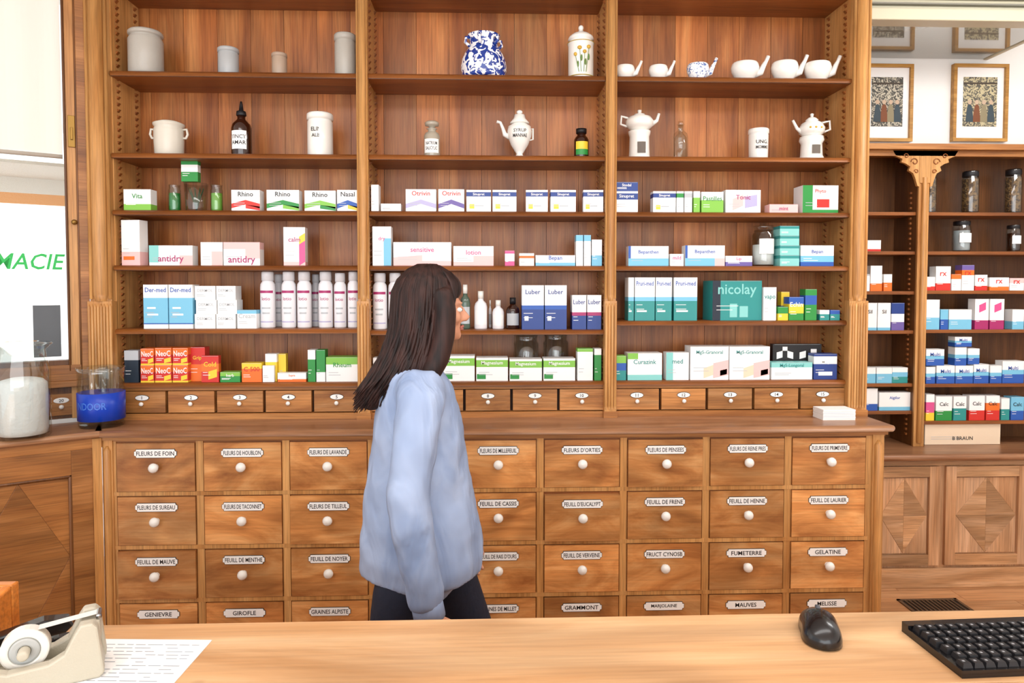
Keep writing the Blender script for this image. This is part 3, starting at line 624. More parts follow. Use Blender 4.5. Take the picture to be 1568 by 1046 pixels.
# ============================================================ RIGHT RECESS
YR=3.55; ZR=lambda v:unproject(1480,v,YR)[1]; XRr=lambda u,v=400:unproject(u,v,YR)[0]
b=MB()
xl=1.75; xm0=XRr(1402); xm1=XRr(1418); xe=3.45; zb=.70; zt=ZR(232)
b.box(xl,xe,YR+.20,YR+.215,zb,zt,W_DARK)
for a,c in ((xl,xl+.02),(xm0,xm1),(xe-.03,xe)): b.box(a,c,YR-.0,YR+.2,zb,zt,W_DARK)
b.box(xm0,xm1,YR-.014,YR,zb,zt-.12,W_FRAME); b.box(xe-.05,xe,YR-.014,YR,zb,zt,W_FRAME)
b.tube([((xm0+xm1)/2,YR-.016,zb+.02),((xm0+xm1)/2,YR-.016,zt-.14)],.014,W_FRAME,10)
b.box(xl,xe,YR-.05,YR+.215,zt,zt+.03,W_FRAMEH); b.box(xl,xe,YR-.02,YR,zt-.03,zt,W_FRAMEH)
rs_l=[325,385,446,506,587,629]; rs_r=[325,385,445,505,588,645]
for v in rs_l: b.box(xl+.02,xm0,YR+.005,YR+.2,ZR(v)-.018,ZR(v),W_SHELF)
for v in rs_r: b.box(xm1,xe-.03,YR+.005,YR+.2,ZR(v)-.018,ZR(v),W_SHELF)
for sg in (-1,1):
    xc=xm0 if sg<0 else xm1
    pts=[(0,0),(0,-.19),(.012,-.185),(.022,-.15),(.035,-.12),(.06,-.105),(.052,-.085),(.075,-.07),(.10,-.062),(.095,-.045),(.13,-.03),(.15,0)]
    b.extr([(xc+sg*p[0],zt-.0+p[1]) for p in pts],YR-.02,YR-.002,W_FRAME)
    for (px,pz,r) in ((.03,-.06,.02),(.075,-.03,.014),(.02,-.11,.012)):
        b.tube([(xc+sg*(px+r*C(t*PI/5)*(1-t*.06)),YR-.022,zt+pz+r*S(t*PI/5)*(1-t*.06)) for t in range(11)],.003,W_SHELF,6)
b.box(xm0-.004,xm1+.004,YR-.02,YR,zt-.17,zt,W_FRAME)
for xs,sg in ((xm0,-1),(xm1,1),(xl+.02,1)):
    z=zb+.05
    while z<zt-.2: b.box(min(xs,xs+sg*.01),max(xs,xs+sg*.01),YR+.04,YR+.055,z,z+.012,W_SHELF); z+=.027
b.finish('recess_shelving',bevel=.0015)
b=MB(); YN=3.40
b.box(1.70,3.49,YN-.03,YB-.03,.665,.70,W_TOP); b.tube([(1.70,YN-.03,.6825),(3.49,YN-.03,.6825)],.017,W_TOP,10)
b.box(1.70,3.49,YN+.01,YB-.03,0,.665,W_BENCH); b.box(1.70,3.49,YN-.012,YN+.01,.0,.10,W_BENCHD); b.box(1.7,3.49,YN-.004,YN+.01,.635,.665,W_BENCHD)
drs=[(unproject(1330,800,YN)[0],unproject(1437,800,YN)[0]),(unproject(1446,800,YN)[0],unproject(1446,800,YN)[0]+.44),(unproject(1446,800,YN)[0]+.46,3.46)]
for a,c in drs:
    z0,z1=.115,.63; st=.055
    b.box(a,a+st,YN-.008,YN+.01,z0,z1,W_BENCH); b.box(c-st,c,YN-.008,YN+.01,z0,z1,W_BENCH)
    b.box(a+st,c-st,YN-.008,YN+.01,z1-st,z1,W_BENCHD); b.box(a+st,c-st,YN-.008,YN+.01,z0,z0+st,W_BENCHD)
    A=(a+st+.006,z0+st+.006);Cc=(c-st-.006,z1-st-.006); mx=(A[0]+Cc[0])/2; mz=(A[1]+Cc[1])/2
    P=[(mx,A[1]),(Cc[0],mz),(mx,Cc[1]),(A[0],mz)]
    for i in range(4): b.extr([P[i],P[(i+1)%4],(mx,mz)],YN+.002,YN+.01,W_BENCHD)
    for tri in ((A,P[0],P[3]),((Cc[0],A[1]),P[1],P[0]),(Cc,P[2],P[1]),((A[0],Cc[1]),P[3],P[2])): b.extr(list(tri),YN+.003,YN+.01,W_BENCH)
b.finish('recess_bench_cabinet',bevel=.0015)
yr=YR+.02
HERB=pattern('dried_herbs','#8a6840','#4a3320',60,.5,1,.8)
for a,c,t,zv in ((1421,1439,259,325),(1480,1504,261,325),(1547,1570,258,325),(1320,1330,262,325)): jar_g(a,c,t,ZR(zv),HERB,yr+.06,'herb_jar',lid=BLACK,n=.95)
jar_g(1466,1491,338,ZR(385),cm('S'),yr+.06,'herb_jar',lid=BLACK,txt=1); jar_g(1549,1568,344,ZR(385),BROWN,yr+.06,'herb_jar',lid=BLACK,txt=1)
R=lambda *a,**k: cbox(*a,yf=yr,**k)
z=ZR(385); R(1322,1349,368,z,'R2W8'); z=ZR(446)
R(1322,1332,420,z,'W9S1'); R(1333,1351,407,z,'O3W7'); R(1353,1366,420,z,'O5W5')
z=ZR(506); R(1322,1343,464,z,'c1W9','Sil'); R(1344,1364,464,z,'c1W9','Sil'); R(1365,1385,464,z,'V3W3n4')
z=ZR(587)
for i,a in enumerate((1317,1342,1366)): R(a,a+24,563,z,'c6W4' if i<2 else 'T4c3W3')
z=ZR(629); R(1322,1344,595,z,'B3W7'); R(1346,1394,601,z,'c2W8','Algifor','B',th=.3)
z=ZR(445)
for a,c,t,bd in ((1418,1432,424,'R3W7'),(1433,1456,408,'R3W7'),(1457,1472,420,'W7O3'),(1473,1492,406,'W6O2V2'),(1493,1512,421,'R3W7'),(1515,1545,425,'O3W7'),(1546,1568,426,'W6p4')): R(a,c,t,z,bd,'rx' if c-a>17 else None,'R')
z=ZR(505)
for a,c,t,bd in ((1417,1439,459,'c4W6'),(1440,1452,474,'B5c5'),(1453,1488,474,'c5W5'),(1493,1514,458,'M3W7'),(1516,1538,458,'M3W7'),(1550,1568,474,'c4W6')): R(a,c,t,z,bd,acc=[('P',.3,.8,.55,.8,.1)] if 'M' in bd else None)
z=ZR(588)
for a,c,t,vb in ((1418,1446,535,560),(1434,1462,560,None),(1418,1432,562,None),(1463,1490,560,None),(1462,1480,532,560),(1462,1488,516,531),(1491,1514,558,None),(1482,1500,534,558),(1516,1534,560,None),(1535,1568,553,None)):
    R(a,c,t,z,'B4c2W4','Multi' if c-a>20 else None,'B',vb=vb)
z=ZR(645)
for a,c,t,bd in ((1418,1431,604,'Y3P4W3'),(1433,1458,607,'G4W6'),(1460,1480,607,'T5W5'),(1484,1508,606,'R4W6'),(1510,1531,606,'R4O3W3'),(1533,1546,610,'T5W5'),(1548,1568,608,'B4c6')): R(a,c,t,z,bd,'Calc' if c-a>18 else None,'K')
z=.70
ob=cbox(1416,1532,649,z+.001,'e10','B BRAUN','K',yf=YR-.0+.02,d=.16,th=.2,tz=.3,name='cardboard_box')
# pictures
PIC=pattern('engraving','#bdb6a2','#45443e',38,.47,3.0,.6); PIC2=pattern('engraving_tinted','#bdb28e','#55534a',34,.5,3.0,.6)
for i,(u0,u1) in enumerate(((1322,1400),(1462,1546))):
    x0_,z1_=unproject(u0,97,YB-.03); x1_,_=unproject(u1,97,YB-.03); z0_=unproject(u0,216,YB-.03)[1]
    b=MB(); t=.018; G=wood('gilt_frame',['#96682a','#b4823c','#cc9c52'],'X',2,.35,.1)
    b.box(x0_,x1_,YB-.03,YB-.002,z0_,z0_+t,G); b.box(x0_,x1_,YB-.03,YB-.002,z1_-t,z1_,G); b.box(x0_,x0_+t,YB-.03,YB-.002,z0_+t,z1_-t,G); b.box(x1_-t,x1_,YB-.03,YB-.002,z0_+t,z1_-t,G)
    b.box(x0_+t,x1_-t,YB-.014,YB-.002,z0_+t,z1_-t,PAPER)
    w_=x1_-x0_; b.box(x0_+w_*.20,x1_-w_*.18,YB-.016,YB-.014,z0_+.085,z1_-.07,PIC if i==0 else PIC2)
    for k in range(4):
        fx=x0_+w_*(.32+.13*k); fz=z0_+.11
        b.lathe(fx,YB-.017,fz,[(.001,0),(.024,0),(.018,.05),(.012,.09),(.001,.1)],mat('engr_fig%d'%(k%3),['#3c4a52','#7a4a30','#8e8468'][k%3],.7),10,sy=.05)
        b.sphere(fx,YB-.017,fz+.11,.012,.001,.013,mat('engr_skin','#c0a890',.7),8,6)
    b.box(x0_+w_*.20,x1_-w_*.18,YB-.0165,YB-.016,z1_-.11,z1_-.10,mat('engr_line','#4a4036',.7))
    b.finish('framed_picture',bevel=.003)
# ceiling unit
b=MB(); xa=1.78; xb=unproject(1515,86,3.75)[0]; zc=unproject(1400,88,3.78)[1]
GL=mat('glossy_panel','#8d8c82',.09,.2,coat=1); CC=mat('cream_casing','#c8c2a8',.4)
b.box(xa,xb,3.30,YB-.002,zc,zc+.02,GL)
b.extr([(xa,zc+.02),(xb,zc+.02),(xb,3.099),(xa,3.099)],3.34,YB-.002,CC)
b.box(xa-.01,xb+.025,3.24,3.33,zc-.006,zc+.05,CC); b.box(xb,xb+.025,3.33,YB-.002,zc-.006,zc+.05,CC)
for k in range(3): b.box(xa,xb+.01,3.315,3.34,zc+.07+k*.03,zc+.08+k*.03,mat('casing_slot','#8f8c80',.5))
b.finish('ceiling_air_conditioner',bevel=.006)
# floor vent
b=MB(); vy0,vy1=3.12,3.26; vx=2.02
fr=mat('vent_metal','#6a5440',.5,.4); b.box(vx,vx+.30,vy0,vy0+.015,0,.006,fr); b.box(vx,vx+.30,vy1-.015,vy1,0,.006,fr)
b.box(vx,vx+.015,vy0,vy1,0,.006,fr); b.box(vx+.285,vx+.30,vy0,vy1,0,.006,fr); b.box(vx+.015,vx+.285,vy0+.015,vy1-.015,0,.001,mat('vent_dark','#2c2219',.9))
for k in range(12): b.box(vx+.03+k*.021,vx+.037+k*.021,vy0+.015,vy1-.015,.001,.006,fr)
b.finish('floor_vent_grille')
# ============================================================ COUNTER OBJECTS
x_,R_,H_=geo(118,190,562,.985,2.82); b=MB(); R_*=.93
b.lathe(0,0,0,[(.001,0),(R_*.9,0),(R_*.95,.006),(R_*.97,H_*.9),(R_*1.02,H_),(R_*.98,H_),(R_*.92,H_*.9),(R_*.9,.012),(.001,.012)],GLASS,40)
bb=mat('blue_band','#1740b4',.3)
b.lathe(0,0,H_*.12,[(R_*.955,0),(R_*.985,.0005),(R_*.995,H_*.46),(R_*.96,H_*.461)],bb,40)
b.ctext('INDOOR',0,0,H_*.38,R_*1.003,H_*.12,R_*1.4,mat('band_text','#4a7ad8',.4))
b.lathe(.01,0,.013,[(.001,0),(.018,0),(.018,H_*.95),(.001,H_*.95)],GLASS,16)
b.finish('blue_banded_beaker',origin=(0,0,0),loc=(x_,2.822,.9855))
jx,jy=-1.745,2.61; b=MB()
b.lathe(0,0,0,[(.001,0),(.08,0),(.088,.008),(.09,.25),(.078,.30),(.075,.33),(.09,.345),(.098,.352),(.09,.358),(.07,.345),(.07,.30),(.083,.25),(.082,.014),(.001,.014)],GLASS,36)
b.lathe(0,0,.015,[(.001,0),(.076,0),(.079,.02),(.080,.15),(.078,.19),(.066,.203),(.04,.21),(.001,.207)],mat('white_gauze','#f3f2f0',.9,bump=.5),24)
b.finish('storage_jar',origin=(0,0,0),loc=(jx,jy,.9855))
x_,_,_=geo(1253,1306,622,.985,2.86); b=MB()
for k in range(6): b.box(-.07+.001*(k%2),.07+.001*(k%2),0,.09,k*.0075,k*.0075+.0068,PAPER)
b.finish('paper_card_stack',origin=(0,0,0),loc=(x_,2.83,.9853))
# ============================================================ FRONT DESK
b=MB(); ZD=.95
ys=[.30,.53,.76,.99,1.218]
for i in range(4): b.box(-1.75,1.9,ys[i],ys[i+1]-.0008,ZD-.045,ZD,W_DESK)
b.box(-1.72,1.87,1.12,1.14,0,ZD-.045,W_BENCH); b.box(-1.72,1.87,.4,.42,0,ZD-.045,W_BENCH); b.box(-1.72,-1.7,.42,1.12,0,ZD-.045,W_BENCH); b.box(1.85,1.87,.42,1.12,0,ZD-.045,W_BENCH)
b.finish('service_desk',bevel=.002)
# mouse
b=MB(); BLK=mat('black_plastic','#0e0e11',.25,coat=.3)
n=24;vs=[];fs=[]
for j in range(n+1):
    t=j/n; yy=-.055+.11*t; w=.0345*max(.02,(1-abs(2*t-1)**3.0))**.5*(1-.08*S(t*PI)**3); h=.038*max(.02,(1-abs(2*(t*.9)-.92)**2.4))**.6
    for i in range(20):
        a=PI*i/19; vs.append((w*C(a),yy,.002+h*S(a)**.75 if 0<i<19 else .002))
for j in range(n):
    for i in range(19): fs.append((j*20+i,j*20+i+1,(j+1)*20+i+1,(j+1)*20+i))
    fs.append((j*20+19,j*20,(j+1)*20,(j+1)*20+19))
fs.append(tuple(range(20))); fs.append(tuple(range(n*20,n*20+20)))
b.add(vs,fs,BLK,True)
b.tube([(-.0035,.028,.030),(.0035,.028,.030)],.0105,mat('wheel_grey','#4c4f55',.5),16)
b.finish('computer_mouse',origin=(0,0,0),loc=(.570,1.135,ZD+.0003),rot=rad(-18))
# keyboard
b=MB()
b.prism([(0,0),(.44,0),(.44,.145),(0,.145)],0.0,.012,BLK); b.box(.0,.44,.128,.145,.012,.018,BLK)
for r in range(6):
    yk=.006+r*.0205; off=(0,.008,.004,.0,0,0)[r]; x=.006+off
    while x<.43:
        wk=.0165
        if r==0 and .09<x<.2: wk=.105
        if x+wk>.436: break
        z0=.012; z1=.019+r*.0006
        b.add([(x,yk,z0),(x+wk,yk,z0),(x+wk,yk+.0175,z0),(x,yk+.0175,z0),(x+.002,yk+.002,z1),(x+wk-.002,yk+.002,z1),(x+wk-.002,yk+.0155,z1),(x+.002,yk+.0155,z1)],
          [(0,3,2,1),(4,5,6,7),(0,1,5,4),(1,2,6,5),(2,3,7,6),(3,0,4,7)],mat('key_plastic','#17171a',.45))
        b.add([(x+.005,yk+.007,z1+.0002),(x+.009,yk+.007,z1+.0002),(x+.009,yk+.011,z1+.0002),(x+.005,yk+.011,z1+.0002)],[(0,1,2,3)],mat('key_legend','#9a9ca0',.6))
        x+=wk+.0022
b.finish('computer_keyboard',origin=(0,0,0),loc=(.725,1.0,ZD+.0003),rot=rad(2))
# paper sheet
b=MB(); b.box(-.105,.105,-.1485,.1485,0,.0012,PAPER)
ink=mat('print_ink','#9aa0a8',.8)
for k in range(26):
    yk=.13-k*.0105; x=-.09
    while x<.085:
        w=random.uniform(.01,.03); 
        if random.random()<.8: b.add([(x,yk,.0015),(min(x+w,.092),yk,.0015),(min(x+w,.092),yk+.0016,.0015),(x,yk+.0016,.0015)],[(0,1,2,3)],ink)
        x+=w+.004
b.finish('printed_sheet',origin=(0,0,0),loc=(-.582,1.012,ZD+.0003),rot=rad(-3))
# tape dispenser
b=MB(); BG=mat('dispenser_beige','#b5ae9c',.45,bump=.1,bscale=300)
prof=[(-.095,0),(.085,0),(.092,.006),(.084,.078),(.078,.086),(.062,.086),(.054,.074),(.040,.046),(.020,.036),(-.03,.034),(-.05,.042),(-.062,.056),(-.078,.058),(-.092,.046),(-.098,.02)]
b.extr(prof,-.040,-.020,BG); b.extr(prof,.020,.040,BG); b.extr([(p[0]*.985,p[1]*.55) for p in prof],-.020,.020,BG)
b.box(.058,.086,-.020,.020,.04,.080,BG); b.box(.080,.088,-.014,.014,.078,.088,mat('blade_steel','#9a9a9a',.25,1))
def ring(b,cx,cy,cz,ro,ri,w,m):
    vs=[];fs=[];n=32
    for i in range(n):
        a=2*PI*i/n
        for r,y in ((ro,-w),(ro,w),(ri,w),(ri,-w)): vs.append((cx+r*C(a),cy+y,cz+r*S(a)))
    for i in range(n):
        k=(i+1)%n
        for q in range(4): fs.append((i*4+q,i*4+(q+1)%4,k*4+(q+1)%4,k*4+q))
    b.add(vs,fs,m,False)
ring(b,-.012,0,.052,.032,.020,.012,mat('tape_roll','#dedbd2',.25)); ring(b,-.012,0,.052,.020,.008,.0125,mat('tape_core','#a9aba8',.5))
b.tube([(-.012,-.030,.052),(-.012,.030,.052)],.008,BG,12)
b.add([(.005,-.009,.080),(.005,.009,.080),(.082,.009,.087),(.082,-.009,.087)],[(0,1,2,3)],mat('tape_roll','#dedbd2',.25))
b.finish('tape_dispenser',origin=(0,0,0),loc=(-.690,1.045,ZD+.0018),rot=rad(26),bevel=.003)
# stapler
b=MB()
b.extr([(-.06,0),(.06,0),(.06,.008),(.04,.012),(-.05,.012),(-.06,.008)],-.016,.016,BLK); b.extr([(-.06,.014),(.05,.02),(.062,.03),(.055,.042),(.02,.048),(-.05,.036),(-.062,.026)],-.014,.014,BLK)
b.box(-.06,-.045,-.013,.013,.006,.02,mat('steel','#8a8a8a',.3,1))
b.finish('black_stapler',origin=(0,0,0),loc=(-.758,1.135,ZD+.0003),rot=rad(32),bevel=.003)
# wooden tray
b=MB()
b.box(-.30,0,0,.02,0,.085,W_ORANGE); b.box(-.30,0,-.24,-.225,0,.03,W_ORANGE); b.box(-.30,-.285,-.225,0,0,.07,W_ORANGE); b.box(-.3,0,-.225,0,0,.01,W_ORANGE)
b.add([(-.015,-.225,0),(0,-.225,0),(0,0,0),(-.015,0,0),(-.015,-.225,.03),(0,-.225,.03),(0,0,.085),(-.015,0,.085)],[(0,3,2,1),(4,5,6,7),(0,1,5,4),(1,2,6,5),(2,3,7,6),(3,0,4,7)],W_ORANGE)
b.finish('wooden_letter_tray',origin=(0,0,0),loc=(-.823,1.19,ZD+.0003),rot=rad(0),bevel=.003)

# ============================================================ WOMAN (walking right, seen from behind-right)
wx,_=unproject(645,700,1.95)
E=bpy.data.objects.new('walking_woman',None); scene.collection.objects.link(E); E.location=(wx,1.97,0); E.rotation_euler=(0,0,rad(14)); E.scale=(.988,)*3
SKIN=mat('skin','#c88e70',.5); 
def fabric():
    m,n,l,p=new('shirt_cotton'); tc=n.new('ShaderNodeTexCoord'); nz=n.new('ShaderNodeTexNoise'); nz.inputs['Scale'].default_value=7; nz.inputs['Detail'].default_value=3; nz.inputs['Distortion'].default_value=.8
    mp=n.new('ShaderNodeMapping'); mp.inputs['Scale'].default_value=(1.2,1.2,.5); l.new(tc.outputs['Object'],mp.inputs[0]); l.new(mp.outputs[0],nz.inputs['Vector'])
    bp=n.new('ShaderNodeBump'); bp.inputs['Strength'].default_value=.6; bp.inputs['Distance'].default_value=.03; l.new(nz.outputs['Fac'],bp.inputs['Height']); l.new(bp.outputs[0],p.inputs['Normal'])
    r=n.new('ShaderNodeValToRGB'); r.color_ramp.elements[0].color=lin('#8294b4'); r.color_ramp.elements[1].color=lin('#9eadc8'); r.color_ramp.elements[0].position=.35; r.color_ramp.elements[1].position=.65
    l.new(nz.outputs['Fac'],r.inputs[0]); l.new(r.outputs[0],p.inputs['Base Color']); p.inputs['Roughness'].default_value=.85; p.inputs['Specular IOR Level'].default_value=.2; return m
SHIRT=fabric(); TROU=mat('navy_trousers','#141a2c',.85,bump=.4,bscale=30)
O0=(0,0,0)
HOFF=(.025,0,0)
b=MB()
b.sphere(-.008,0,1.528,.094,.076,.092,SKIN,24,16); b.sphere(.03,0,1.49,.062,.060,.085,SKIN,24,16); b.sphere(.048,0,1.447,.044,.044,.04,SKIN); b.sphere(.076,0,1.427,.018,.02,.016,SKIN)
b.tube([(.086,0,1.515),(.098,0,1.495),(.110,0,1.478),(.100,0,1.470)],[.009,.010,.013,.009],SKIN); b.sphere(.100,.009,1.474,.009,.007,.007,SKIN); b.sphere(.100,-.009,1.474,.009,.007,.007,SKIN)
b.sphere(.078,.03,1.522,.014,.022,.008,SKIN); b.sphere(.078,-.03,1.522,.014,.022,.008,SKIN); b.sphere(.065,.038,1.48,.022,.02,.02,SKIN); b.sphere(.065,-.038,1.48,.022,.02,.02,SKIN)
for sg in (-1,1): b.sphere(-.002,sg*.078,1.492,.016,.008,.030,SKIN); 
b.tube([(-.055,0,1.28),(-.042,0,1.36),(-.018,0,1.44),(-.01,0,1.48)],[.065,.050,.050,.055],SKIN,20)
ob=b.finish('head',origin=O0,loc=HOFF,parent=E); vmods(ob,.006,4)
b=MB()
for sg in (-1,1):
    b.sphere(.079,sg*.030,1.503,.012,.013,.008,ENAMEL,12,8); b.sphere(.089,sg*.031,1.503,.003,.005,.005,mat('iris','#4a2e1c',.2),10,8)
    b.tube([(.088,sg*.014,1.524),(.089,sg*.03,1.528),(.080,sg*.046,1.523)],[.002,.0025,.001],mat('brow','#2a1a12',.8),6)
b.tube([(.088,-.020,1.450),(.098,0,1.453),(.088,.020,1.450)],[.002,.005,.002],mat('lips','#b06a5e',.4),8); b.tube([(.088,-.016,1.446),(.096,0,1.445),(.088,.016,1.446)],[.002,.005,.002],mat('lips','#b06a5e',.4),8)
b.finish('face_features',origin=O0,loc=HOFF,parent=E)
def hairmat():
    m,n,l,p=new('dark_brown_hair'); tc=n.new('ShaderNodeTexCoord'); mp=n.new('ShaderNodeMapping'); mp.inputs['Scale'].default_value=(60,60,5); nz=n.new('ShaderNodeTexNoise'); nz.inputs['Scale'].default_value=1
    l.new(tc.outputs['Object'],mp.inputs[0]); l.new(mp.outputs[0],nz.inputs['Vector']); r=n.new('ShaderNodeValToRGB'); r.color_ramp.elements[0].color=lin('#1a100e'); r.color_ramp.elements[1].color=lin('#3c2520'); r.color_ramp.elements[0].position=.35;r.color_ramp.elements[1].position=.7
    l.new(nz.outputs['Fac'],r.inputs[0]); l.new(r.outputs[0],p.inputs['Base Color']); p.inputs['Roughness'].default_value=.55; p.inputs['Specular IOR Level'].default_value=.25
    bp=n.new('ShaderNodeBump'); bp.inputs['Strength'].default_value=.5; bp.inputs['Distance'].default_value=.004; l.new(nz.outputs['Fac'],bp.inputs['Height']); l.new(bp.outputs[0],p.inputs['Normal']); return m
HAIR=hairmat()
b=MB()
b.sphere(-.014,0,1.535,.092,.086,.094,HAIR,24,16); b.sphere(.02,0,1.565,.075,.078,.058,HAIR,20,12)
b.loft([(-.02,0,1.53,.080,.084),(-.030,0,1.46,.078,.088),(-.042,0,1.40,.074,.090),(-.062,0,1.345,.068,.092),(-.095,0,1.30,.060,.086),(-.135,0,1.255,.046,.07),(-.175,0,1.22,.020,.04)],HAIR,28)
for sg in (-1,1): b.tube([(.02,sg*.068,1.56),(.030,sg*.080,1.50),(.024,sg*.085,1.43),(.008,sg*.090,1.37),(-.02,sg*.098,1.32),(-.055,sg*.10,1.27)],[.034,.034,.034,.034,.030,.012],HAIR,14)
ob=b.finish('hair_mass',origin=O0,loc=HOFF,parent=E); vmods(ob,.008,5)
b=MB()
for i in range(340):
    th=rad(random.uniform(44,180))*random.choice((-1,1))
    ct,st=C(th),S(th); k=1.02+random.uniform(-.02,.02); bk=max(0,-ct)
    pts=[]; zend=1.300-.060*bk+random.uniform(-.03,.03)
    for t in (.95,.8,.6,.35,.1): 
        ph=t*PI/2; pts.append((-.014+.093*k*C(ph)*ct+.010*S(ph),.088*k*C(ph)*st,1.538+.094*k*S(ph)))
    x1_,y1_=pts[-1][0],pts[-1][1]
    for q in range(1,9):
        f=q/8; zz_=1.54+(zend-1.54)*f
        pts.append((x1_*(1-.16*f)-.024*f-.105*f**2.4*(.35+.65*bk)+random.uniform(-.003,.003),y1_*(1+.16*f)+.004*S(f*6+i),zz_))
    b.tube(pts,[.002]+[.0055]*10+[.004,.001],HAIR,5)
for i in range(60):
    th=rad(random.uniform(0,50))*random.choice((-1,1)); pts=[]
    for t in (1,.75,.5,.3): 
        ph=t*PI/2; pts.append((-.01+.1*C(ph)*C(th),.092*C(ph)*S(th)+.012*(1-t)*(1 if th>0 else -1),1.54+.094*S(ph)))
    sg=1 if th>0 else -1
    pts+= [(.060,sg*.072,1.54),(.046,sg*.086,1.49),(.036,sg*.090,1.42),(.018,sg*.096,1.35)]
    b.tube(pts,[.002,.006,.006,.006,.006,.006,.005,.001],HAIR,5)
b.finish('hair_locks',origin=O0,loc=HOFF,parent=E)
# shirt
b=MB()
b.loft([(.0,0,.745,.178,.195),(-.0,0,.80,.182,.200),(-.005,0,.90,.168,.190),(-.008,0,1.0,.152,.175),(-.01,0,1.10,.138,.168),(-.012,0,1.20,.127,.172),(-.018,0,1.27,.112,.172),(-.022,0,1.315,.09,.150),(-.024,0,1.345,.070,.10),(-.018,0,1.37,.058,.066)],SHIRT,36)
for cy,dz in ((-.10,0),(.10,.0),(0,-.01)):
    b.loft([(-.02,cy,.69+dz,.060,.05),(-.015,cy,.72+dz,.09,.07),(-.01,cy,.77,.13,.085),(-.01,cy,.84,.13,.08)],SHIRT,24)
AR=[(-.02,-.12,1.305),(-.026,-.175,1.265),(-.050,-.205,1.15),(-.070,-.228,1.03),(-.060,-.236,.92),(-.035,-.238,.80),(-.022,-.236,.735)]
AL=[(-.02,.12,1.305),(-.015,.175,1.265),(.0,.205,1.15),(.01,.225,1.03),(.045,.228,.93),(.10,.215,.83),(.125,.205,.775)]
b.tube(AR,[.06,.068,.062,.058,.055,.050,.046],SHIRT,20)
b.tube(AL,[.06,.068,.060,.056,.052,.047,.043],SHIRT,20)
ob=b.finish('shirt',origin=O0,parent=E); vmods(ob,.011,6)
tx=bpy.data.textures.new('folds','CLOUDS'); tx.noise_scale=.12
d=ob.modifiers.new('folds','DISPLACE'); d.texture=tx; d.strength=.026; d.mid_level=.5
b=MB(); b.tube([(-.018,0,1.362),(-.014,0,1.385),(-.010,0,1.40)],[.066,.064,.058],SHIRT,24)
def cuff(P,Q,r):
    P=Vector(P);Q=Vector(Q);d=(Q-P).normalized(); b.tube([Q-d*.02,Q-d*.0,Q+d*.03,Q+d*.032],[r*.98,r,r,r*.7],SHIRT,20)
cuff(AR[-2],AR[-1],.042); cuff(AL[-2],AL[-1],.040)
b.finish('collar_and_cuffs',origin=O0,parent=E)
# hands: hanging relaxed, fingers slightly curled
def hand(Q,P0,sg):
    b=MB(); P=Vector(Q); f=(P-Vector(P0)).normalized(); f=(f+Vector((.08,0,-.1))).normalized()
    side=Vector((1,0,.1)); side=(side-f*side.dot(f)).normalized()      # thumb side points forward
    palm=Vector((0,-sg,0)); palm=(palm-f*palm.dot(f)-side*palm.dot(side)).normalized()
    P=P+f*.035
    b.tube([P-f*.03,P,P+f*.03,P+f*.06,P+f*.08],[.026,.026,.034,.036,.030],SKIN,14,flat=.5) 
    for i,(o_,l_) in enumerate(((.026,.066),(.009,.074),(-.008,.069),(-.024,.054))):
        base=P+f*.07+side*o_; dr=(f+side*o_*2.5).normalized()
        p1=base+dr*l_*.42; p2=p1+(dr*.85+palm*.4).normalized()*l_*.33; p3=p2+(dr*.6+palm*.7).normalized()*l_*.27
        b.tube([base-f*.02,base,p1,p2,p3],[.0095,.0092,.0088,.0078,.0055],SKIN,10)
    t0=P+f*.018+side*.026+palm*.006; t1=t0+side*.020+f*.022+palm*.008; t2=t1+f*.030+side*.006+palm*.006; t3=t2+f*.020
    b.tube([t0-side*.012,t0,t1,t2,t3],[.013,.012,.0105,.009,.006],SKIN,10)
    ob=b.finish('hand_right' if sg<0 else 'hand_left',origin=O0,parent=E); vmods(ob,.0035,2)
hand(AR[-1],AR[-2],-1); hand(AL[-1],AL[-2],1)
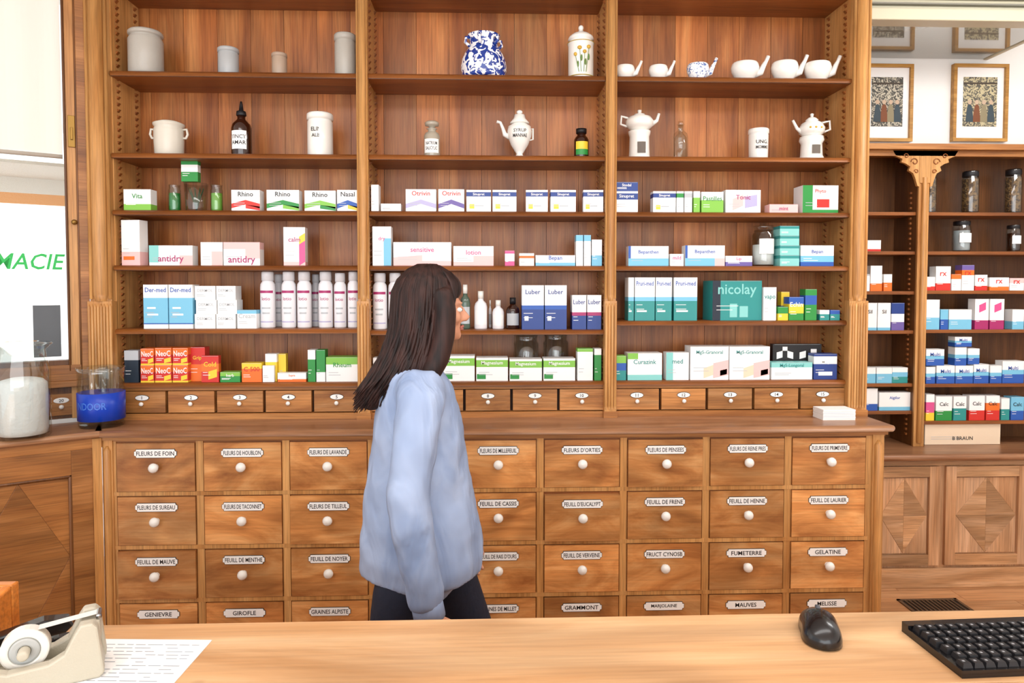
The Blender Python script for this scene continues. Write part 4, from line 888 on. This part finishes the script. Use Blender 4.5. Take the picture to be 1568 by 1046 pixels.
# trousers: mid stride
b=MB()
b.loft([(-.01,0,.72,.12,.155),(-.01,0,.80,.13,.168),(-.01,0,.90,.12,.165),(-.01,0,.98,.11,.15)],TROU,32)
b.tube([(-.01,-.082,.82),(-.060,-.085,.70),(-.105,-.085,.50),(-.18,-.085,.30),(-.30,-.085,.13)],[.098,.095,.072,.060,.052],TROU,20)
b.tube([(-.01,.082,.82),(.085,.085,.68),(.17,.085,.48),(.23,.085,.28),(.27,.085,.09)],[.098,.093,.070,.060,.052],TROU,20)
ob=b.finish('trousers',origin=O0,parent=E); vmods(ob,.012,5)
SH_=mat('shoe_leather','#202024',.4); SO=mat('shoe_sole','#e6e2da',.7)
for nm,x,y,tilt in (('shoe_right',-.32,-.085,1),('shoe_left',.30,.085,0)):
    b=MB()
    if tilt:
        b.tube([(x-.03,y,.14),(x-.0,y,.10),(x+.06,y,.06),(x+.12,y,.035),(x+.16,y,.03)],[.036,.040,.040,.034,.018],SH_,16)
        b.tube([(x-.04,y,.095),(x+.04,y,.03),(x+.1,y,.012),(x+.15,y,.012)],[.02,.012,.012,.008],SO,12,flat=3)
    else:
        b.tube([(x-.09,y,.06),(x-.05,y,.055),(x+.02,y,.05),(x+.09,y,.04),(x+.14,y,.032)],[.028,.040,.040,.036,.018],SH_,16)
        b.box(x-.1,x+.14,y-.036,y+.036,0,.014,SO)
        b.tube([(x-.05,y,.05),(x-.04,y,.11)],[.042,.040],SH_,16)
    b.finish(nm,origin=O0,parent=E)
# ============================================================ LIGHT
wd=bpy.data.worlds.new('World'); scene.world=wd; wd.use_nodes=True
bg=wd.node_tree.nodes['Background']; bg.inputs[0].default_value=(.93,.96,1,1); bg.inputs[1].default_value=1.2
def area(name,loc,rot,sx,sy,power,col=(1,1,1)):
    l=bpy.data.lights.new(name,'AREA'); l.shape='RECTANGLE'; l.size=sx; l.size_y=sy; l.energy=power; l.color=col
    o=bpy.data.objects.new(name,l); scene.collection.objects.link(o); o.location=loc; o.rotation_euler=rot; return o
area('shopfront_daylight',(-.3,-2.6,1.7),(rad(89),0,0),5.5,2.6,170,(.97,.985,1))
area('ceiling_fill_light',(.2,.9,3.05),(rad(24),0,0),3.5,.6,42,(1,.99,.98))  # added fill light under the ceiling, unseen and without a fixture
area('ceiling_fill_light',(2.6,2.2,3.05),(rad(15),0,0),1.2,.6,34,(1,.99,.98))  # second unseen fill, added to brighten the darker right recess
sl=bpy.data.lights.new('sun','SUN'); sl.energy=6; sl.angle=rad(1); so=bpy.data.objects.new('sun',sl); scene.collection.objects.link(so)
so.rotation_euler=Vector((.25,.75,-.6)).to_track_quat('-Z','Y').to_euler(); so.location=(-2,-6,8)
cam=bpy.data.cameras.new('camera'); co=bpy.data.objects.new('camera',cam); scene.collection.objects.link(co)
cam.lens=24; cam.sensor_width=36; cam.shift_y=-45/1568; co.location=(0,0,CAMZ); co.rotation_euler=(rad(90)-TH,0,-PS); cam.clip_start=.05
scene.camera=co
scene.view_settings.view_transform='Standard'
